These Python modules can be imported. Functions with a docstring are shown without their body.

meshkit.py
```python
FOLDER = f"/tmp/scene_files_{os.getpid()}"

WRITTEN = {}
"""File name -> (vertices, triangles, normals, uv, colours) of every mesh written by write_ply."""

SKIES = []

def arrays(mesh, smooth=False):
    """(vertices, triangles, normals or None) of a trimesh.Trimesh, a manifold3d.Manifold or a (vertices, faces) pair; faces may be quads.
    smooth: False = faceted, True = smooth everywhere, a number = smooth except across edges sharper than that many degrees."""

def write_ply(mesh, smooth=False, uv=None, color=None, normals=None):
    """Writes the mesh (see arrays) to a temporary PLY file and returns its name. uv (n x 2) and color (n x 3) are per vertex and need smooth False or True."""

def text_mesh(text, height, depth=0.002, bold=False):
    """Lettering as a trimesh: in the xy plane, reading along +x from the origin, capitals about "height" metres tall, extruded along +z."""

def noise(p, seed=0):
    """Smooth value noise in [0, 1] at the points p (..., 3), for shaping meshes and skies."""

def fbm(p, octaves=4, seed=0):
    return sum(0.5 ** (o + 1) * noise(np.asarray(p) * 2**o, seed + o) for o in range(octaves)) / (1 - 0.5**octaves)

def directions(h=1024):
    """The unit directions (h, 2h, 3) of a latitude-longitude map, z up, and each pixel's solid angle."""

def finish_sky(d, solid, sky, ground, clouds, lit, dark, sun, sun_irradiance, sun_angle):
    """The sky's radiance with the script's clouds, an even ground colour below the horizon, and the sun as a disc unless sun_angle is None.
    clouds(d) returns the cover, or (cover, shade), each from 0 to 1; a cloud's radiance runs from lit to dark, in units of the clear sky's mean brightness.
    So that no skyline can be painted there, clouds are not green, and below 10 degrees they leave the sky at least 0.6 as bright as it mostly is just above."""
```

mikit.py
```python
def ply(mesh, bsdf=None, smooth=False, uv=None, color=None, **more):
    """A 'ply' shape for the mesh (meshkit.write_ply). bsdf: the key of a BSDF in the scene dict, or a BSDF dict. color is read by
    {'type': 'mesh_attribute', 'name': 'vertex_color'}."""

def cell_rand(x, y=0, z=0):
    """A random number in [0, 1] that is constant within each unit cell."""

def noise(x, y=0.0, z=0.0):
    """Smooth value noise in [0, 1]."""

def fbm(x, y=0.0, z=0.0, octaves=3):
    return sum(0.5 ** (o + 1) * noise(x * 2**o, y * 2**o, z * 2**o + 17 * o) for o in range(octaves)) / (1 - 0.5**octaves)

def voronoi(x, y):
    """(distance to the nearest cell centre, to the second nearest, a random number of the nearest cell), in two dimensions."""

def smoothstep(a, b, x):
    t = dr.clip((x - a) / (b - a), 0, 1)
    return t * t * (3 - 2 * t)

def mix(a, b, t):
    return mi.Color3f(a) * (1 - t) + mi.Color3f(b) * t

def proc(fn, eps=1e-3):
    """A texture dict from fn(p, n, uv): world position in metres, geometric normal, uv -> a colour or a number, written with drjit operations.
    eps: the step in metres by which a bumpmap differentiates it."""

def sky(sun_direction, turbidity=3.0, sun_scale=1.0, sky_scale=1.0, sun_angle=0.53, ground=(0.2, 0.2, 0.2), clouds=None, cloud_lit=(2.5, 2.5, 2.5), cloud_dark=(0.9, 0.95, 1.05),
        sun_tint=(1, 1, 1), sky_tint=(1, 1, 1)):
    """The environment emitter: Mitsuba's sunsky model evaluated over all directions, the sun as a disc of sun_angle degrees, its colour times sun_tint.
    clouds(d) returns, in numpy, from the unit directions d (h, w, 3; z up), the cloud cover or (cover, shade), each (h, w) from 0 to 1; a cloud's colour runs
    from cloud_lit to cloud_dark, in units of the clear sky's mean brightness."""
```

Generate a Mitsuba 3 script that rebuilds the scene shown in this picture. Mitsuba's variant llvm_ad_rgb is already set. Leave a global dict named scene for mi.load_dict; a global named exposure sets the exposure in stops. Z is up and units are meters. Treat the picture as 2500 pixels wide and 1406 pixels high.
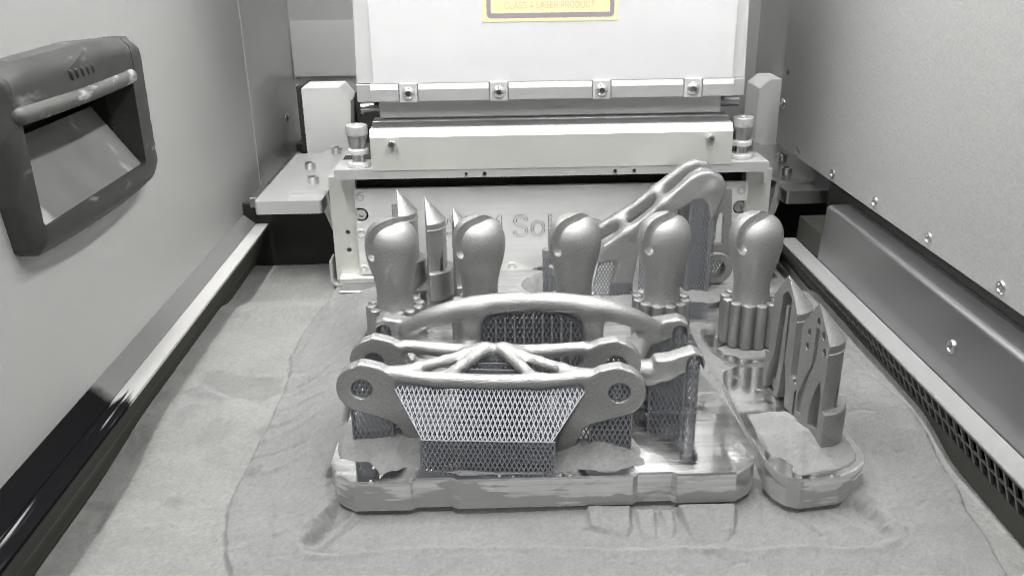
import math
import numpy as np
import trimesh
import mitsuba as mi
import drjit as dr
import manifold3d as m3
import shapely
from shapely.geometry import Polygon, Point, LineString, box as sbox
from shapely import affinity
from shapely.ops import unary_union
import mikit
import meshkit

T = mi.ScalarTransform4f
scene, labels = {}, {}
exposure = 0.2

# ---------------------------------------------------------------- camera
_yaw, _pitch, _roll = np.radians([1.2, 21.633, -0.817])
_F = np.array([math.sin(_yaw) * math.cos(_pitch), math.cos(_yaw) * math.cos(_pitch), -math.sin(_pitch)])
_R = np.array([math.cos(_yaw), -math.sin(_yaw), 0.0])
_U = np.cross(_R, _F)
_U = -math.sin(_roll) * _R + math.cos(_roll) * _U
_C = np.array([0.0, -0.40, 0.285])
scene['camera'] = {'type': 'perspective', 'fov': 60.53, 'fov_axis': 'x', 'near_clip': 0.01, 'far_clip': 20.0,
                   'to_world': T().look_at(origin=_C.tolist(), target=(_C + _F).tolist(), up=_U.tolist())}

# ---------------------------------------------------------------- light
LAMP_LEFT, LAMP_RIGHT, LAMP_FILL, AMBIENT = 82.0, 84.0, 2.5, 0.04
scene['room_light'] = {'type': 'constant', 'radiance': {'type': 'rgb', 'value': [AMBIENT] * 3}}


# ---------------------------------------------------------------- materials
def rgb(*v):
    return {'type': 'rgb', 'value': list(v if len(v) == 3 else v * 3)}


def princ(name, color, rough, metallic=0.0, bump=None, scale=1.0, spec=0.5, **kw):
    b = {'type': 'principled', 'base_color': color if isinstance(color, dict) else rgb(*color), 'roughness': rough, 'metallic': metallic, **kw}
    if metallic == 0.0:
        b['specular'] = spec
    if bump is not None:
        b = {'type': 'bumpmap', 'nested_texture': bump, 'scale': scale, 'bsdf': b}
    scene[name] = {'type': 'twosided', 'bsdf': b}
    return name


noise, fbm, sstep, mix = mikit.noise, mikit.fbm, mikit.smoothstep, mikit.mix

grain_print = mikit.proc(lambda p, n, uv: noise(p.x * 1500, p.y * 1500, p.z * 1500) + 0.6 * noise(p.x * 3100, p.y * 3100, p.z * 3100), eps=1.5e-4)
grain_powder = mikit.proc(lambda p, n, uv: fbm(p.x * 900, p.y * 900, p.z * 900, 3) + 2.0 * fbm(p.x * 160, p.y * 160, p.z * 160, 2), eps=2e-4)
grain_wall = mikit.proc(lambda p, n, uv: fbm(p.x * 420, p.y * 420, p.z * 420, 2), eps=4e-4)



def print_color(p, n, uv):
    g = noise(p.x * 2300, p.y * 2300, p.z * 2300)
    return mi.Color3f(0.44, 0.44, 0.436) * (0.70 + 0.60 * g)


princ('m_print', mikit.proc(print_color), 0.42, 0.85, grain_print, 0.00032)
princ('m_lattice', (0.27, 0.28, 0.305), 0.5, 0.45)
princ('m_powder', {'type': 'mesh_attribute', 'name': 'vertex_color'}, 0.85, 0.0, grain_powder, 0.00045, spec=0.2)


def plate_color(p, n, uv):
    streak = fbm(p.x * 22, p.y * 260 + p.z * 40, p.z * 700, 3)
    return mix([0.72, 0.72, 0.72], [0.86, 0.86, 0.86], sstep(0.35, 0.65, streak))


def plate_rough(p, n, uv):
    s = noise(p.x * 35, p.y * 900, p.z * 500) * 0.5 + fbm(p.x * 90, p.y * 90, 3.0, 3) * 0.5
    return dr.select(dr.abs(n.z) > 0.5, 0.08 + 0.13 * sstep(0.45, 0.75, s), 0.24)


def side_dust(p, n, uv):
    """powder streaked on the vertical sides of the plates, clean in patches; thin film on top in a few spots"""
    patch = fbm(p.x * 45 + 3.1, p.y * 45, p.z * 110, 4)
    line = fbm(p.x * 18, p.y * 18, p.z * 420 + 5.0, 2)
    low = sstep(0.011, 0.001, p.z)
    side = sstep(0.50, 0.58, patch * 0.7 + line * 0.2 + 0.16 * low + 0.02) * 0.9 + 0.03
    film = sstep(0.58, 0.78, fbm(p.x * 26, p.y * 26, 9.0, 4)) * 0.55
    fleck = sstep(0.86, 0.93, noise(p.x * 420, p.y * 420, 2.0)) * 0.8
    top = dr.maximum(film, fleck * sstep(0.4, 0.6, noise(p.x * 40, p.y * 40, 1.0)))
    return dr.select(dr.abs(n.z) > 0.95, top, dr.select(dr.abs(n.z) > 0.15, 0.05, side))


scene['m_plate'] = {'type': 'twosided', 'bsdf': {'type': 'blendbsdf', 'weight': mikit.proc(side_dust),
    'a': {'type': 'bumpmap', 'scale': 0.00003, 'nested_texture': mikit.proc(lambda p, n, uv: noise(p.x * 30, p.y * 1400, p.z * 900) + 0.8 * noise(p.x * 60, p.y * 260, p.z * 300), eps=2e-4),
          'bsdf': {'type': 'principled', 'base_color': mikit.proc(plate_color), 'metallic': 1.0, 'roughness': mikit.proc(plate_rough)}},
    'b': {'type': 'principled', 'base_color': rgb(0.36, 0.36, 0.355), 'roughness': 0.85, 'specular': 0.2}}}

princ('m_wall', (0.43, 0.43, 0.425), 0.5, 0.08, grain_wall, 0.00004)
princ('m_wall_rough', mikit.proc(lambda p, n, uv: mi.Color3f(0.37, 0.37, 0.367) * (0.90 + 0.2 * noise(p.x * 700, p.y * 700, p.z * 700))), 0.5, 0.25, mikit.proc(lambda p, n, uv: fbm(p.x * 520, p.y * 520, p.z * 520, 2) - 1.2 * sstep(0.82, 0.9, noise(p.x * 260, p.y * 260, p.z * 260)), eps=4e-4), 0.00013)
princ('m_steel', (0.62, 0.62, 0.62), 0.28, 0.95)
princ('m_steel_dark', (0.36, 0.36, 0.37), 0.30, 0.9)
princ('m_chrome', (0.78, 0.78, 0.78), 0.14, 1.0)
princ('m_alu', (0.66, 0.66, 0.655), 0.42, 0.55)
princ('m_alu_pale', (0.68, 0.68, 0.675), 0.45, 0.25)
princ('m_crossbar', (0.55, 0.55, 0.545), 0.42, 0.35)
princ('m_grille_bar', (0.10, 0.10, 0.095), 0.5)
princ('m_white_sheet', (0.83, 0.83, 0.84), 0.38, 0.2)
princ('m_anod', (0.74, 0.75, 0.70), 0.40, 0.5)
princ('m_tan', (0.46, 0.42, 0.38), 0.6)
princ('m_ledge', (0.22, 0.22, 0.218), 0.7, 0.0, grain_wall, 0.0002)
princ('m_block', (0.88, 0.88, 0.87), 0.55, 0.1)
princ('m_wall_back', (0.62, 0.62, 0.615), 0.35, 0.5)
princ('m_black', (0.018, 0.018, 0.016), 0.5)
princ('m_black_soft', (0.035, 0.037, 0.030), 0.6)
princ('m_groove', (0.22, 0.22, 0.21), 0.7)
princ('m_label_yellow', (0.78, 0.79, 0.46), 0.45)
princ('m_label_border', (0.34, 0.29, 0.33), 0.45)
princ('m_label_red', (0.80, 0.45, 0.36), 0.45)
princ('m_pane', (0.10, 0.105, 0.10), 0.12, 0.0)


def brushed(p, n, uv):
    return mix([0.84, 0.84, 0.83], [0.92, 0.92, 0.91], fbm(p.x * 9, p.y * 40, p.z * 420, 3))


princ('m_brushed', mikit.proc(brushed), 0.45, 0.25)


def handle_dust(p, n, uv):
    d = fbm(p.x * 60, p.y * 45, p.z * 60, 4)
    d2 = fbm(p.x * 160 + 4, p.y * 60, p.z * 160, 3)
    k = sstep(0.62, 0.74, d) * sstep(0.45, 0.7, d2)
    return mix([0.036, 0.036, 0.035], [0.30, 0.30, 0.30], k * 0.55 + 0.10 * d2 * d)


princ('m_handle', mikit.proc(handle_dust), 0.45, 0.0)


def tray_dust(p, n, uv):
    d = fbm(p.x * 40 + 2, p.y * 30, 0.0, 4)
    s = sstep(0.60, 0.72, fbm(p.x * 25 + p.y * 18, p.y * 34 - p.x * 25, 3.0, 4))
    return mix([0.13, 0.13, 0.127], [0.22, 0.22, 0.217], d) + mi.Color3f(0.26) * s


def grip_dust(p, n, uv):
    d = sstep(0.50, 0.66, fbm(p.x * 130, p.y * 70, p.z * 130, 4))
    return mix([0.075, 0.075, 0.072], [0.34, 0.34, 0.34], d * 0.8)


princ('m_grip', mikit.proc(grip_dust), 0.5)
princ('m_tray', mikit.proc(tray_dust), 0.7, 0.0, spec=0.2)


def rail_dust(p, n, uv):
    """powder lying on the rail behind a brushed-off edge, scratched clean in front of it"""
    u = noise(p.x * 1500, p.y * 14, 4.0)
    edge = p.y + 0.018 * (u - 0.5) + 0.012 * (fbm(p.x * 300, p.y * 6, 1.0, 3) - 0.5)
    lying = sstep(0.052, 0.062, edge)
    streak = sstep(0.46, 0.78, noise(p.x * 700 + p.y * 22, p.y * 9, p.z * 200)) * sstep(0.42, 0.66, fbm(p.x * 70, p.y * 16, 2.0, 3)) * sstep(-0.226, -0.219, p.x)
    return mix(mix([0.008, 0.008, 0.009], [0.48, 0.48, 0.49], 0.85 * streak), [0.50, 0.50, 0.49], lying)


princ('m_rail', mikit.proc(rail_dust), 0.8, 0.0, spec=0.04)


def skirt_dust(p, n, uv):
    edge = p.y + 0.02 * (fbm(p.y * 60, p.z * 160, 1.0, 3) - 0.5)
    return mix([0.008, 0.008, 0.009], [0.20, 0.20, 0.20], sstep(0.050, 0.064, edge))


princ('m_skirt', mikit.proc(skirt_dust), 0.8, 0.0, spec=0.04)


def face_dust(p, n, uv):
    k = sstep(0.62, 0.85, noise(p.y * 6, p.z * 1500, p.x * 1500)) * 0.5
    return mix([0.045, 0.045, 0.038], [0.16, 0.16, 0.16], k)


princ('m_face', mikit.proc(face_dust), 0.7, 0.0, spec=0.15)
princ('m_grille', (0.040, 0.040, 0.034), 0.55)
princ('m_lamp_body', (0.6, 0.6, 0.6), 0.5)


# ---------------------------------------------------------------- helpers
def numbered(key):
    if key not in used:
        used.add(key)
        return key
    i = 1
    while f'{key}_{i:03d}' in used:
        i += 1
    used.add(f'{key}_{i:03d}')
    return f'{key}_{i:03d}'


used = set()


def thing(name, label, cat, group=None):
    k = numbered(name)
    labels[k] = {'label': label, 'category': cat}
    if group:
        labels[k]['group'] = group
    return k


def part(parent, name, mesh, mat, smooth=False, kind=None, label=None, **kw):
    k = numbered(parent + '__' + name)
    scene[k] = mikit.ply(mesh, mat, smooth, **kw)
    if kind or label:
        labels[k] = {}
        if kind:
            labels[k]['kind'] = kind
        if label:
            labels[k]['label'] = label
    return k


def struct(name, mesh, mat, smooth=False, label=None, **kw):
    k = numbered(name)
    scene[k] = mikit.ply(mesh, mat, smooth, **kw)
    labels[k] = {'kind': 'structure'}
    if label:
        labels[k]['label'] = label
    return k


def man_tm(m):
    q = m.to_mesh()
    return trimesh.Trimesh(np.array(q.vert_properties[:, :3], float), np.array(q.tri_verts), process=False)


def tm_man(t):
    return m3.Manifold(m3.Mesh(np.asarray(t.vertices, np.float32), np.asarray(t.faces, np.uint32)))


def cat(*ms):
    return trimesh.util.concatenate([man_tm(m) if hasattr(m, 'to_mesh') else m for m in ms])


def bx(x0, x1, y0, y1, z0, z1, c=0.0006):
    """box with chamfered edges"""
    c = min(c, (x1 - x0) * .3, (y1 - y0) * .3, (z1 - z0) * .3)
    pts = []
    for sx, ex in ((x0, 1), (x1, -1)):
        for sy, ey in ((y0, 1), (y1, -1)):
            for sz, ez in ((z0, 1), (z1, -1)):
                pts += [(sx, sy + ey * c, sz + ez * c), (sx + ex * c, sy, sz + ez * c), (sx + ex * c, sy + ey * c, sz)]
    return m3.Manifold.hull_points(np.array(pts, np.float32))


def lathe(profile, seg=48):
    """solid of revolution about z from [(r, z), ...]"""
    return m3.CrossSection([np.array(profile, np.float32)], m3.FillRule.NonZero).revolve(seg)


def ext(poly, depth):
    """shapely polygon (a, b) extruded along +z as a Manifold"""
    geoms = getattr(poly, 'geoms', [poly])
    out = []
    for g in geoms:
        if g.is_empty or g.geom_type != 'Polygon':
            continue
        g = shapely.geometry.polygon.orient(g)
        loops = [np.array(g.exterior.coords[:-1], np.float32)] + [np.array(r.coords[:-1], np.float32) for r in g.interiors]
        out.append(m3.CrossSection(loops, m3.FillRule.EvenOdd).extrude(depth))
    return out[0] if len(out) == 1 else m3.Manifold.compose(out)


def xform(m, rows):
    return m.transform(np.array(rows, np.float32))


def xz(m, y=0.0):
    """(a, b, d) -> x = a, z = b, y = y + d reversed so that the solid keeps its handedness: d grows towards -y"""
    return xform(m, [[1, 0, 0, 0], [0, 0, -1, y], [0, 1, 0, 0]])


def yz(m, x=0.0):
    """(a, b, d) -> y = a, z = b, x = x + d"""
    return xform(m, [[0, 0, 1, x], [1, 0, 0, 0], [0, 1, 0, 0]])


def along(m, origin, axis):
    """moves a z-axis solid so that its z axis points along axis"""
    a = np.array(axis, float)
    a /= np.linalg.norm(a)
    b = np.cross([0, 0, 1.0] if abs(a[2]) < .9 else [1.0, 0, 0], a)
    b /= np.linalg.norm(b)
    c = np.cross(a, b)
    M = np.column_stack([b, c, a, np.array(origin, float)])
    return m.transform(M.astype(np.float32))


def cap_screw(r=0.0042, h=0.0048, origin=(0, 0, 0), axis=(0, 0, 1)):
    head = lathe([(0, 0), (r, 0), (r, h - .0005), (r - .0005, h), (0, h)], 28)
    hexa = m3.Manifold.cylinder(h, r * .55, r * .55, 6).translate((0, 0, h * .35))
    return along(head - hexa, origin, axis)


def flat_screw(r=0.0036, h=0.001, origin=(0, 0, 0), axis=(0, 0, 1)):
    head = lathe([(0, -.001), (r, -.001), (r, h * .4), (r - .0007, h), (r * .62, h), (r * .5, h * .35), (0, h * .35)], 28)
    hexa = m3.Manifold.cylinder(h * 3, r * .34, r * .34, 6).translate((0, 0, -h * 1.2))
    return along(head - hexa, origin, axis)


def button_screw(r=0.0042, h=0.0026, origin=(0, 0, 0), axis=(0, 0, 1)):
    prof = [(0, -.0005), (r, -.0005)] + [(r * math.cos(t), h * math.sin(t)) for t in np.linspace(.12, 1.25, 8)] + [(0, h)]
    hexa = m3.Manifold.cylinder(h * 2, r * .42, r * .42, 6).translate((0, 0, h * .45))
    return along(lathe(prof, 32) - hexa, origin, axis)


def rrect(x0, x1, y0, y1, r):
    return sbox(x0 + r, y0 + r, x1 - r, y1 - r).buffer(r, quad_segs=6)


# ---- signed-distance modelling
def smin(a, b, k):
    h = np.clip(.5 + .5 * (b - a) / k, 0, 1)
    return b + (a - b) * h - k * h * (1 - h)


def smax(a, b, k):
    return -smin(-a, -b, k)


def sd_cap(P, a, b, ra, rb):
    a, b = np.array(a, float), np.array(b, float)
    ab = b - a
    t = np.clip(((P - a) @ ab) / (ab @ ab), 0, 1)
    return np.linalg.norm(P - a - t[:, None] * ab, axis=1) - (ra + (rb - ra) * t)


def sd_tube(P, pts, rad, k=0.002):
    rad = [rad] * len(pts) if np.isscalar(rad) else rad
    d = None
    for i in range(len(pts) - 1):
        e = sd_cap(P, pts[i], pts[i + 1], rad[i], rad[i + 1])
        d = e if d is None else smin(d, e, k)
    return d


def sd_poly(p, poly):
    """signed distance to a polygon in 2D, negative inside"""
    v = np.array(poly, float)
    d = np.full(len(p), 1e9)
    s = np.ones(len(p))
    for i in range(len(v)):
        a, b = v[i], v[i - 1]
        e, w = b - a, p - a
        t = np.clip((w @ e) / (e @ e), 0, 1)
        q = w - t[:, None] * e
        d = np.minimum(d, (q * q).sum(1))
        c = (p[:, 1] >= a[1]).astype(int) + (p[:, 1] < b[1]) + (e[0] * w[:, 1] > e[1] * w[:, 0])
        s = np.where((c == 3) | (c == 0), -s, s)
    return s * np.sqrt(d)


def sd_slab(d2, t, lo, hi, r=0.001):
    """2D distance d2 extruded over lo..hi of coordinate t, edges rounded by r"""
    w = np.abs(t - (lo + hi) / 2) - (hi - lo) / 2 + r
    q = d2 + r
    return np.minimum(np.maximum(q, w), 0) + np.hypot(np.maximum(q, 0), np.maximum(w, 0)) - r


def surface_net(f, lo, hi, h, smooth_steps=2):
    ax = [np.arange(a, b + h, h) for a, b in zip(lo, hi)]
    n = [len(a) for a in ax]
    G = np.stack(np.meshgrid(*ax, indexing='ij'), -1).reshape(-1, 3)
    V = np.concatenate([f(c) for c in np.array_split(G, max(1, len(G) // 200000))]).reshape(n)
    S = V < 0
    cells = [k - 1 for k in n]
    acc, cnt = np.zeros(cells + [3]), np.zeros(cells)
    cut = lambda A, o: A[o[0]:o[0] + cells[0], o[1]:o[1] + cells[1], o[2]:o[2] + cells[2]]
    corners = [(i, j, k) for i in (0, 1) for j in (0, 1) for k in (0, 1)]
    for o in corners:
        for d in range(3):
            if o[d]:
                continue
            q = list(o)
            q[d] = 1
            a, b = cut(V, o), cut(V, q)
            m = (a < 0) != (b < 0)
            t = np.where(m, a / np.where(m, a - b, 1), 0)
            for c in range(3):
                acc[..., c] += np.where(m, o[c] + (t if c == d else 0), 0)
            cnt += m
    has = cnt > 0
    idx = np.full(cells, -1)
    idx[has] = np.arange(has.sum())
    ijk = np.argwhere(has)
    verts = np.array(lo) + h * (ijk + acc[has] / cnt[has][:, None])
    faces = []
    for d in range(3):
        e1, e2 = (d + 1) % 3, (d + 2) % 3
        a = np.take(S, range(n[d] - 1), d)
        b = np.take(S, range(1, n[d]), d)
        for flip, m in ((False, a & ~b), (True, ~a & b)):
            w = np.argwhere(m)
            w = w[(w[:, e1] > 0) & (w[:, e2] > 0) & (w[:, e1] < n[e1] - 1) & (w[:, e2] < n[e2] - 1)]
            u1, u2 = np.zeros(3, int), np.zeros(3, int)
            u1[e1], u2[e2] = 1, 1
            q = [w, w - u1, w - u1 - u2, w - u2]
            q = [idx[tuple(x.T)] for x in q]
            if flip:
                q = q[::-1]
            faces += [np.stack([q[0], q[1], q[2]], 1), np.stack([q[0], q[2], q[3]], 1)]
    t = trimesh.Trimesh(verts, np.vstack(faces), process=False)
    if smooth_steps:
        trimesh.smoothing.filter_taubin(t, iterations=smooth_steps)
    return t


# ---- lattices
def lattice(poly, cw, ch, w, t, fmap, border=True, curve=False):
    """diamond mesh over a 2D polygon (u, v): bars of width w and thickness t; fmap takes (n, 2) to points and unit normals"""
    u0, v0, u1, v1 = poly.bounds
    segs = []
    slope = ch / cw
    span = (v1 - v0) / slope
    for s in (1, -1):
        k0 = u0 - span if s > 0 else u0
        k1 = u1 if s > 0 else u1 + span
        k = math.floor(k0 / cw) * cw
        while k <= k1 + cw:
            line = LineString([(k, v0), (k + s * span, v1)])
            g = line.intersection(poly)
            for ln in getattr(g, 'geoms', [g]):
                if ln.geom_type == 'LineString' and ln.length > w:
                    c = np.array(ln.coords)
                    if curve:
                        m = max(1, int(abs(c[-1, 0] - c[0, 0]) / (cw / 2) + .99))
                        tt = np.linspace(0, 1, m + 1)[:, None]
                        c = c[0] + tt * (c[-1] - c[0])
                    segs += [(c[i], c[i + 1]) for i in range(len(c) - 1)]
            k += cw
    if border:
        c = np.array(poly.exterior.coords)
        for i in range(len(c) - 1):
            m = max(1, int(np.linalg.norm(c[i + 1] - c[i]) / cw)) if curve else 1
            tt = np.linspace(0, 1, m + 1)[:, None]
            q = c[i] + tt * (c[i + 1] - c[i])
            segs += [(q[j], q[j + 1]) for j in range(m)]
    A, B = np.array([s[0] for s in segs]), np.array([s[1] for s in segs])
    D = B - A
    D /= np.linalg.norm(D, axis=1, keepdims=True)
    N = np.stack([-D[:, 1], D[:, 0]], 1) * w / 2
    vs = []
    for q in (A + N, A - N, B - N, B + N):
        p, nn = fmap(q)
        vs += [p + nn * t / 2, p - nn * t / 2]
    V = np.stack(vs, 1).reshape(-1, 3)
    f = np.array([[0, 2, 4], [0, 4, 6], [1, 5, 3], [1, 7, 5], [0, 1, 3], [0, 3, 2], [2, 3, 5], [2, 5, 4], [4, 5, 7], [4, 7, 6], [6, 7, 1], [6, 1, 0]])
    Fc = (f[None] + 8 * np.arange(len(segs))[:, None, None]).reshape(-1, 3)
    return trimesh.Trimesh(V, Fc, process=False)


def flat_map(o, eu, ev):
    o, eu, ev = (np.array(x, float) for x in (o, eu, ev))
    nn = np.cross(eu, ev)
    nn /= np.linalg.norm(nn)
    return lambda q: (o + q[:, :1] * eu + q[:, 1:] * ev, np.broadcast_to(nn, (len(q), 3)))


def tube_map(cx, cy, r, z0=0.0):
    def f(q):
        a = q[:, 0] / r
        nn = np.stack([np.sin(a), -np.cos(a), 0 * a], 1)
        return np.array([cx, cy, 0]) + nn * r + np.stack([0 * a, 0 * a, z0 + q[:, 1]], 1), nn
    return f


P0 = 0.016          # top of the build plates
rng = np.random.default_rng(5)

# ================================================================ SETTING
# outlines of the two front plates
front = [(-.0785, .0006), (-.0480, .0002), (-.0466, .0016), (-.0448, .0026), (-.0262, .0026), (-.0246, .0014), (-.0228, .0002), (.0722, .0002), (.0738, .0016), (.0752, .0026), (.0936, .0026), (.0950, .0014), (.0962, .0002), (.1285, .0004)]
pA = Polygon(front + [(.1378, .0072), (.1418, .0135), (.1440, .0225), (.1435, .070), (.1405, .100), (.1325, .128), (.121, .137), (-.075, .137), (-.088, .125), (-.092, .110), (-.0935, .022), (-.0885, .0085)])
pB = Polygon([(.1512, .120), (.1475, .105), (.1462, .036), (.1475, .0120), (.1500, .0015), (.1545, -.0050), (.1610, -.0080), (.1830, -.0045), (.1930, .0005), (.2005, .0075), (.2040, .0160), (.2045, .110), (.2010, .122), (.160, .126)])
# ---- powder bed: one height field, colour per vertex (loose powder / scraped floor, shaded hollows)
xs = np.arange(-0.240, 0.2765, 0.001)
ys = np.concatenate([np.arange(-0.30, -0.10, 0.004), np.arange(-0.10, 0.23, 0.001), np.arange(0.23, 0.66, 0.003)])
GX, GY = np.meshgrid(xs, ys, indexing='ij')
Q = np.stack([GX.ravel(), GY.ravel()], 1)
Q3 = np.column_stack([Q, np.zeros(len(Q))])
n1 = meshkit.fbm(Q3 * 60, 4, 1) - .5
n2 = meshkit.fbm(Q3 * 180 + 7, 3, 2) - .5
n3 = meshkit.fbm(Q3 * [25, 90, 1] + 3, 3, 4) - .5
ss = lambda a, b, x: (lambda t: t * t * (3 - 2 * t))(np.clip((x - a) / (b - a), 0, 1))
wob = np.stack([n1 * .006 + n2 * .003, n3 * .006 + n2 * .003], 1)

BANK = [(-.1319, -.0522), (-.1416, -.0249), (-.1475, -.0003), (-.1487, .0267), (-.1448, .0586), (-.1410, .0797), (-.1401, .1052), (-.1412, .1389), (-.147, .167), (-.144, .2264), (-.1375, .2881), (-.1301, .3032)]
bank_poly = [(-.118, -.30), (-.127, -.09)] + BANK + [(-.10, .34), (.245, .34), (.2445, .20), (.2454, .1497), (.2482, .1133), (.2532, .0806), (.2566, .0488), (.2541, .0043), (.2491, -.0143), (.2459, -.0449), (.2414, -.0679), (.235, -.30)]
PIT = [(-.0983, -.0365), (-.101, -.0299), (-.0978, -.0167), (-.0945, .0047), (-.0924, .0161), (-.07, .02), (.13, .02), (.17, .012), (.1975, -.0028), (.2022, -.0104), (.2037, -.0299), (.2016, -.0372), (.1903, -.0441), (.1711, -.0455), (.1516, -.0425), (.1262, -.0446), (.0982, -.0411), (.0569, -.0416), (.0366, -.0385), (-.0459, -.0356), (-.0865, -.0395)]
d_bank = sd_poly(Q + wob * .35, bank_poly)
d_pit = sd_poly(Q + wob * .4, PIT)
thick = ss(.0008, -.0012, d_bank)
H = -.0018 + .0029 * thick + n1 * .0012 + n2 * .0003 * (0.3 + thick)
# left flank rises against the plate
flank = ss(-.135, -.094, GX.ravel()) * ss(.016, .075, GY.ravel()) * ss(.31, .26, GY.ravel())
H += flank * .0135
right = ss(.236, .206, GX.ravel()) * ss(.02, .10, GY.ravel()) * ss(.31, .26, GY.ravel())
H += right * .011
# rear field behind the small plates
# pit in front of the plates
inside = ss(.0, -.007, d_pit + n2 * .004)
H -= inside * (.0052 + .002 * n1 + .0015 * ss(-.03, 0.0, GY.ravel()))
H += .0011 * np.exp(-((d_pit - .002) / .0022) ** 2) * (GY.ravel() < 0.01)
# caked slabs clinging below the front of the plate
for poly, hh in (([(.047, .0003), (.0715, -.0008), (.0698, -.0187), (.0655, -.026), (.0472, -.0177)], .0036), ([(.0956, -.002), (.1293, -.002), (.1226, -.0245), (.1152, -.0325), (.0986, -.0308)], .0042), ([(.073, -.003), (.0845, -.0033), (.0815, -.0277), (.0737, -.0273)], .0030), ([(.0862, -.003), (.094, -.003), (.0925, -.022), (.088, -.030)], .0022)):
    dd = sd_poly(Q + wob * .22, poly)
    H = np.where(inside > 0, H + hh * ss(.0003, -.0011, dd) * (0.10 + 1.1 * ss(-.036, 0.0, GY.ravel())), H)
# slumps and grooves along the left edge of the pit
for (a, b, hh, ww) in (((-.099, -.028), (-.083, .0), -.0030, .0022), ((-.095, -.020), (-.079, .003), .0022, .0018), ((-.092, -.030), (-.080, -.008), -.0022, .0018), ((-.1005, -.016), (-.088, .010), .0016, .0022), ((.147, .01), (.140, -.018), -.0012, .0015), ((.158, -.012), (.166, -.028), -.0016, .0018), ((.176, -.010), (.196, -.034), .0016, .0022)):
    a, b = np.array(a), np.array(b)
    t = np.clip(((Q + wob * .25 - a) @ (b - a)) / ((b - a) @ (b - a)), 0, 1)
    dd = np.linalg.norm(Q + wob * .25 - a - t[:, None] * (b - a), axis=1)
    H += hh * np.exp(-(dd / ww) ** 2)
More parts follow.
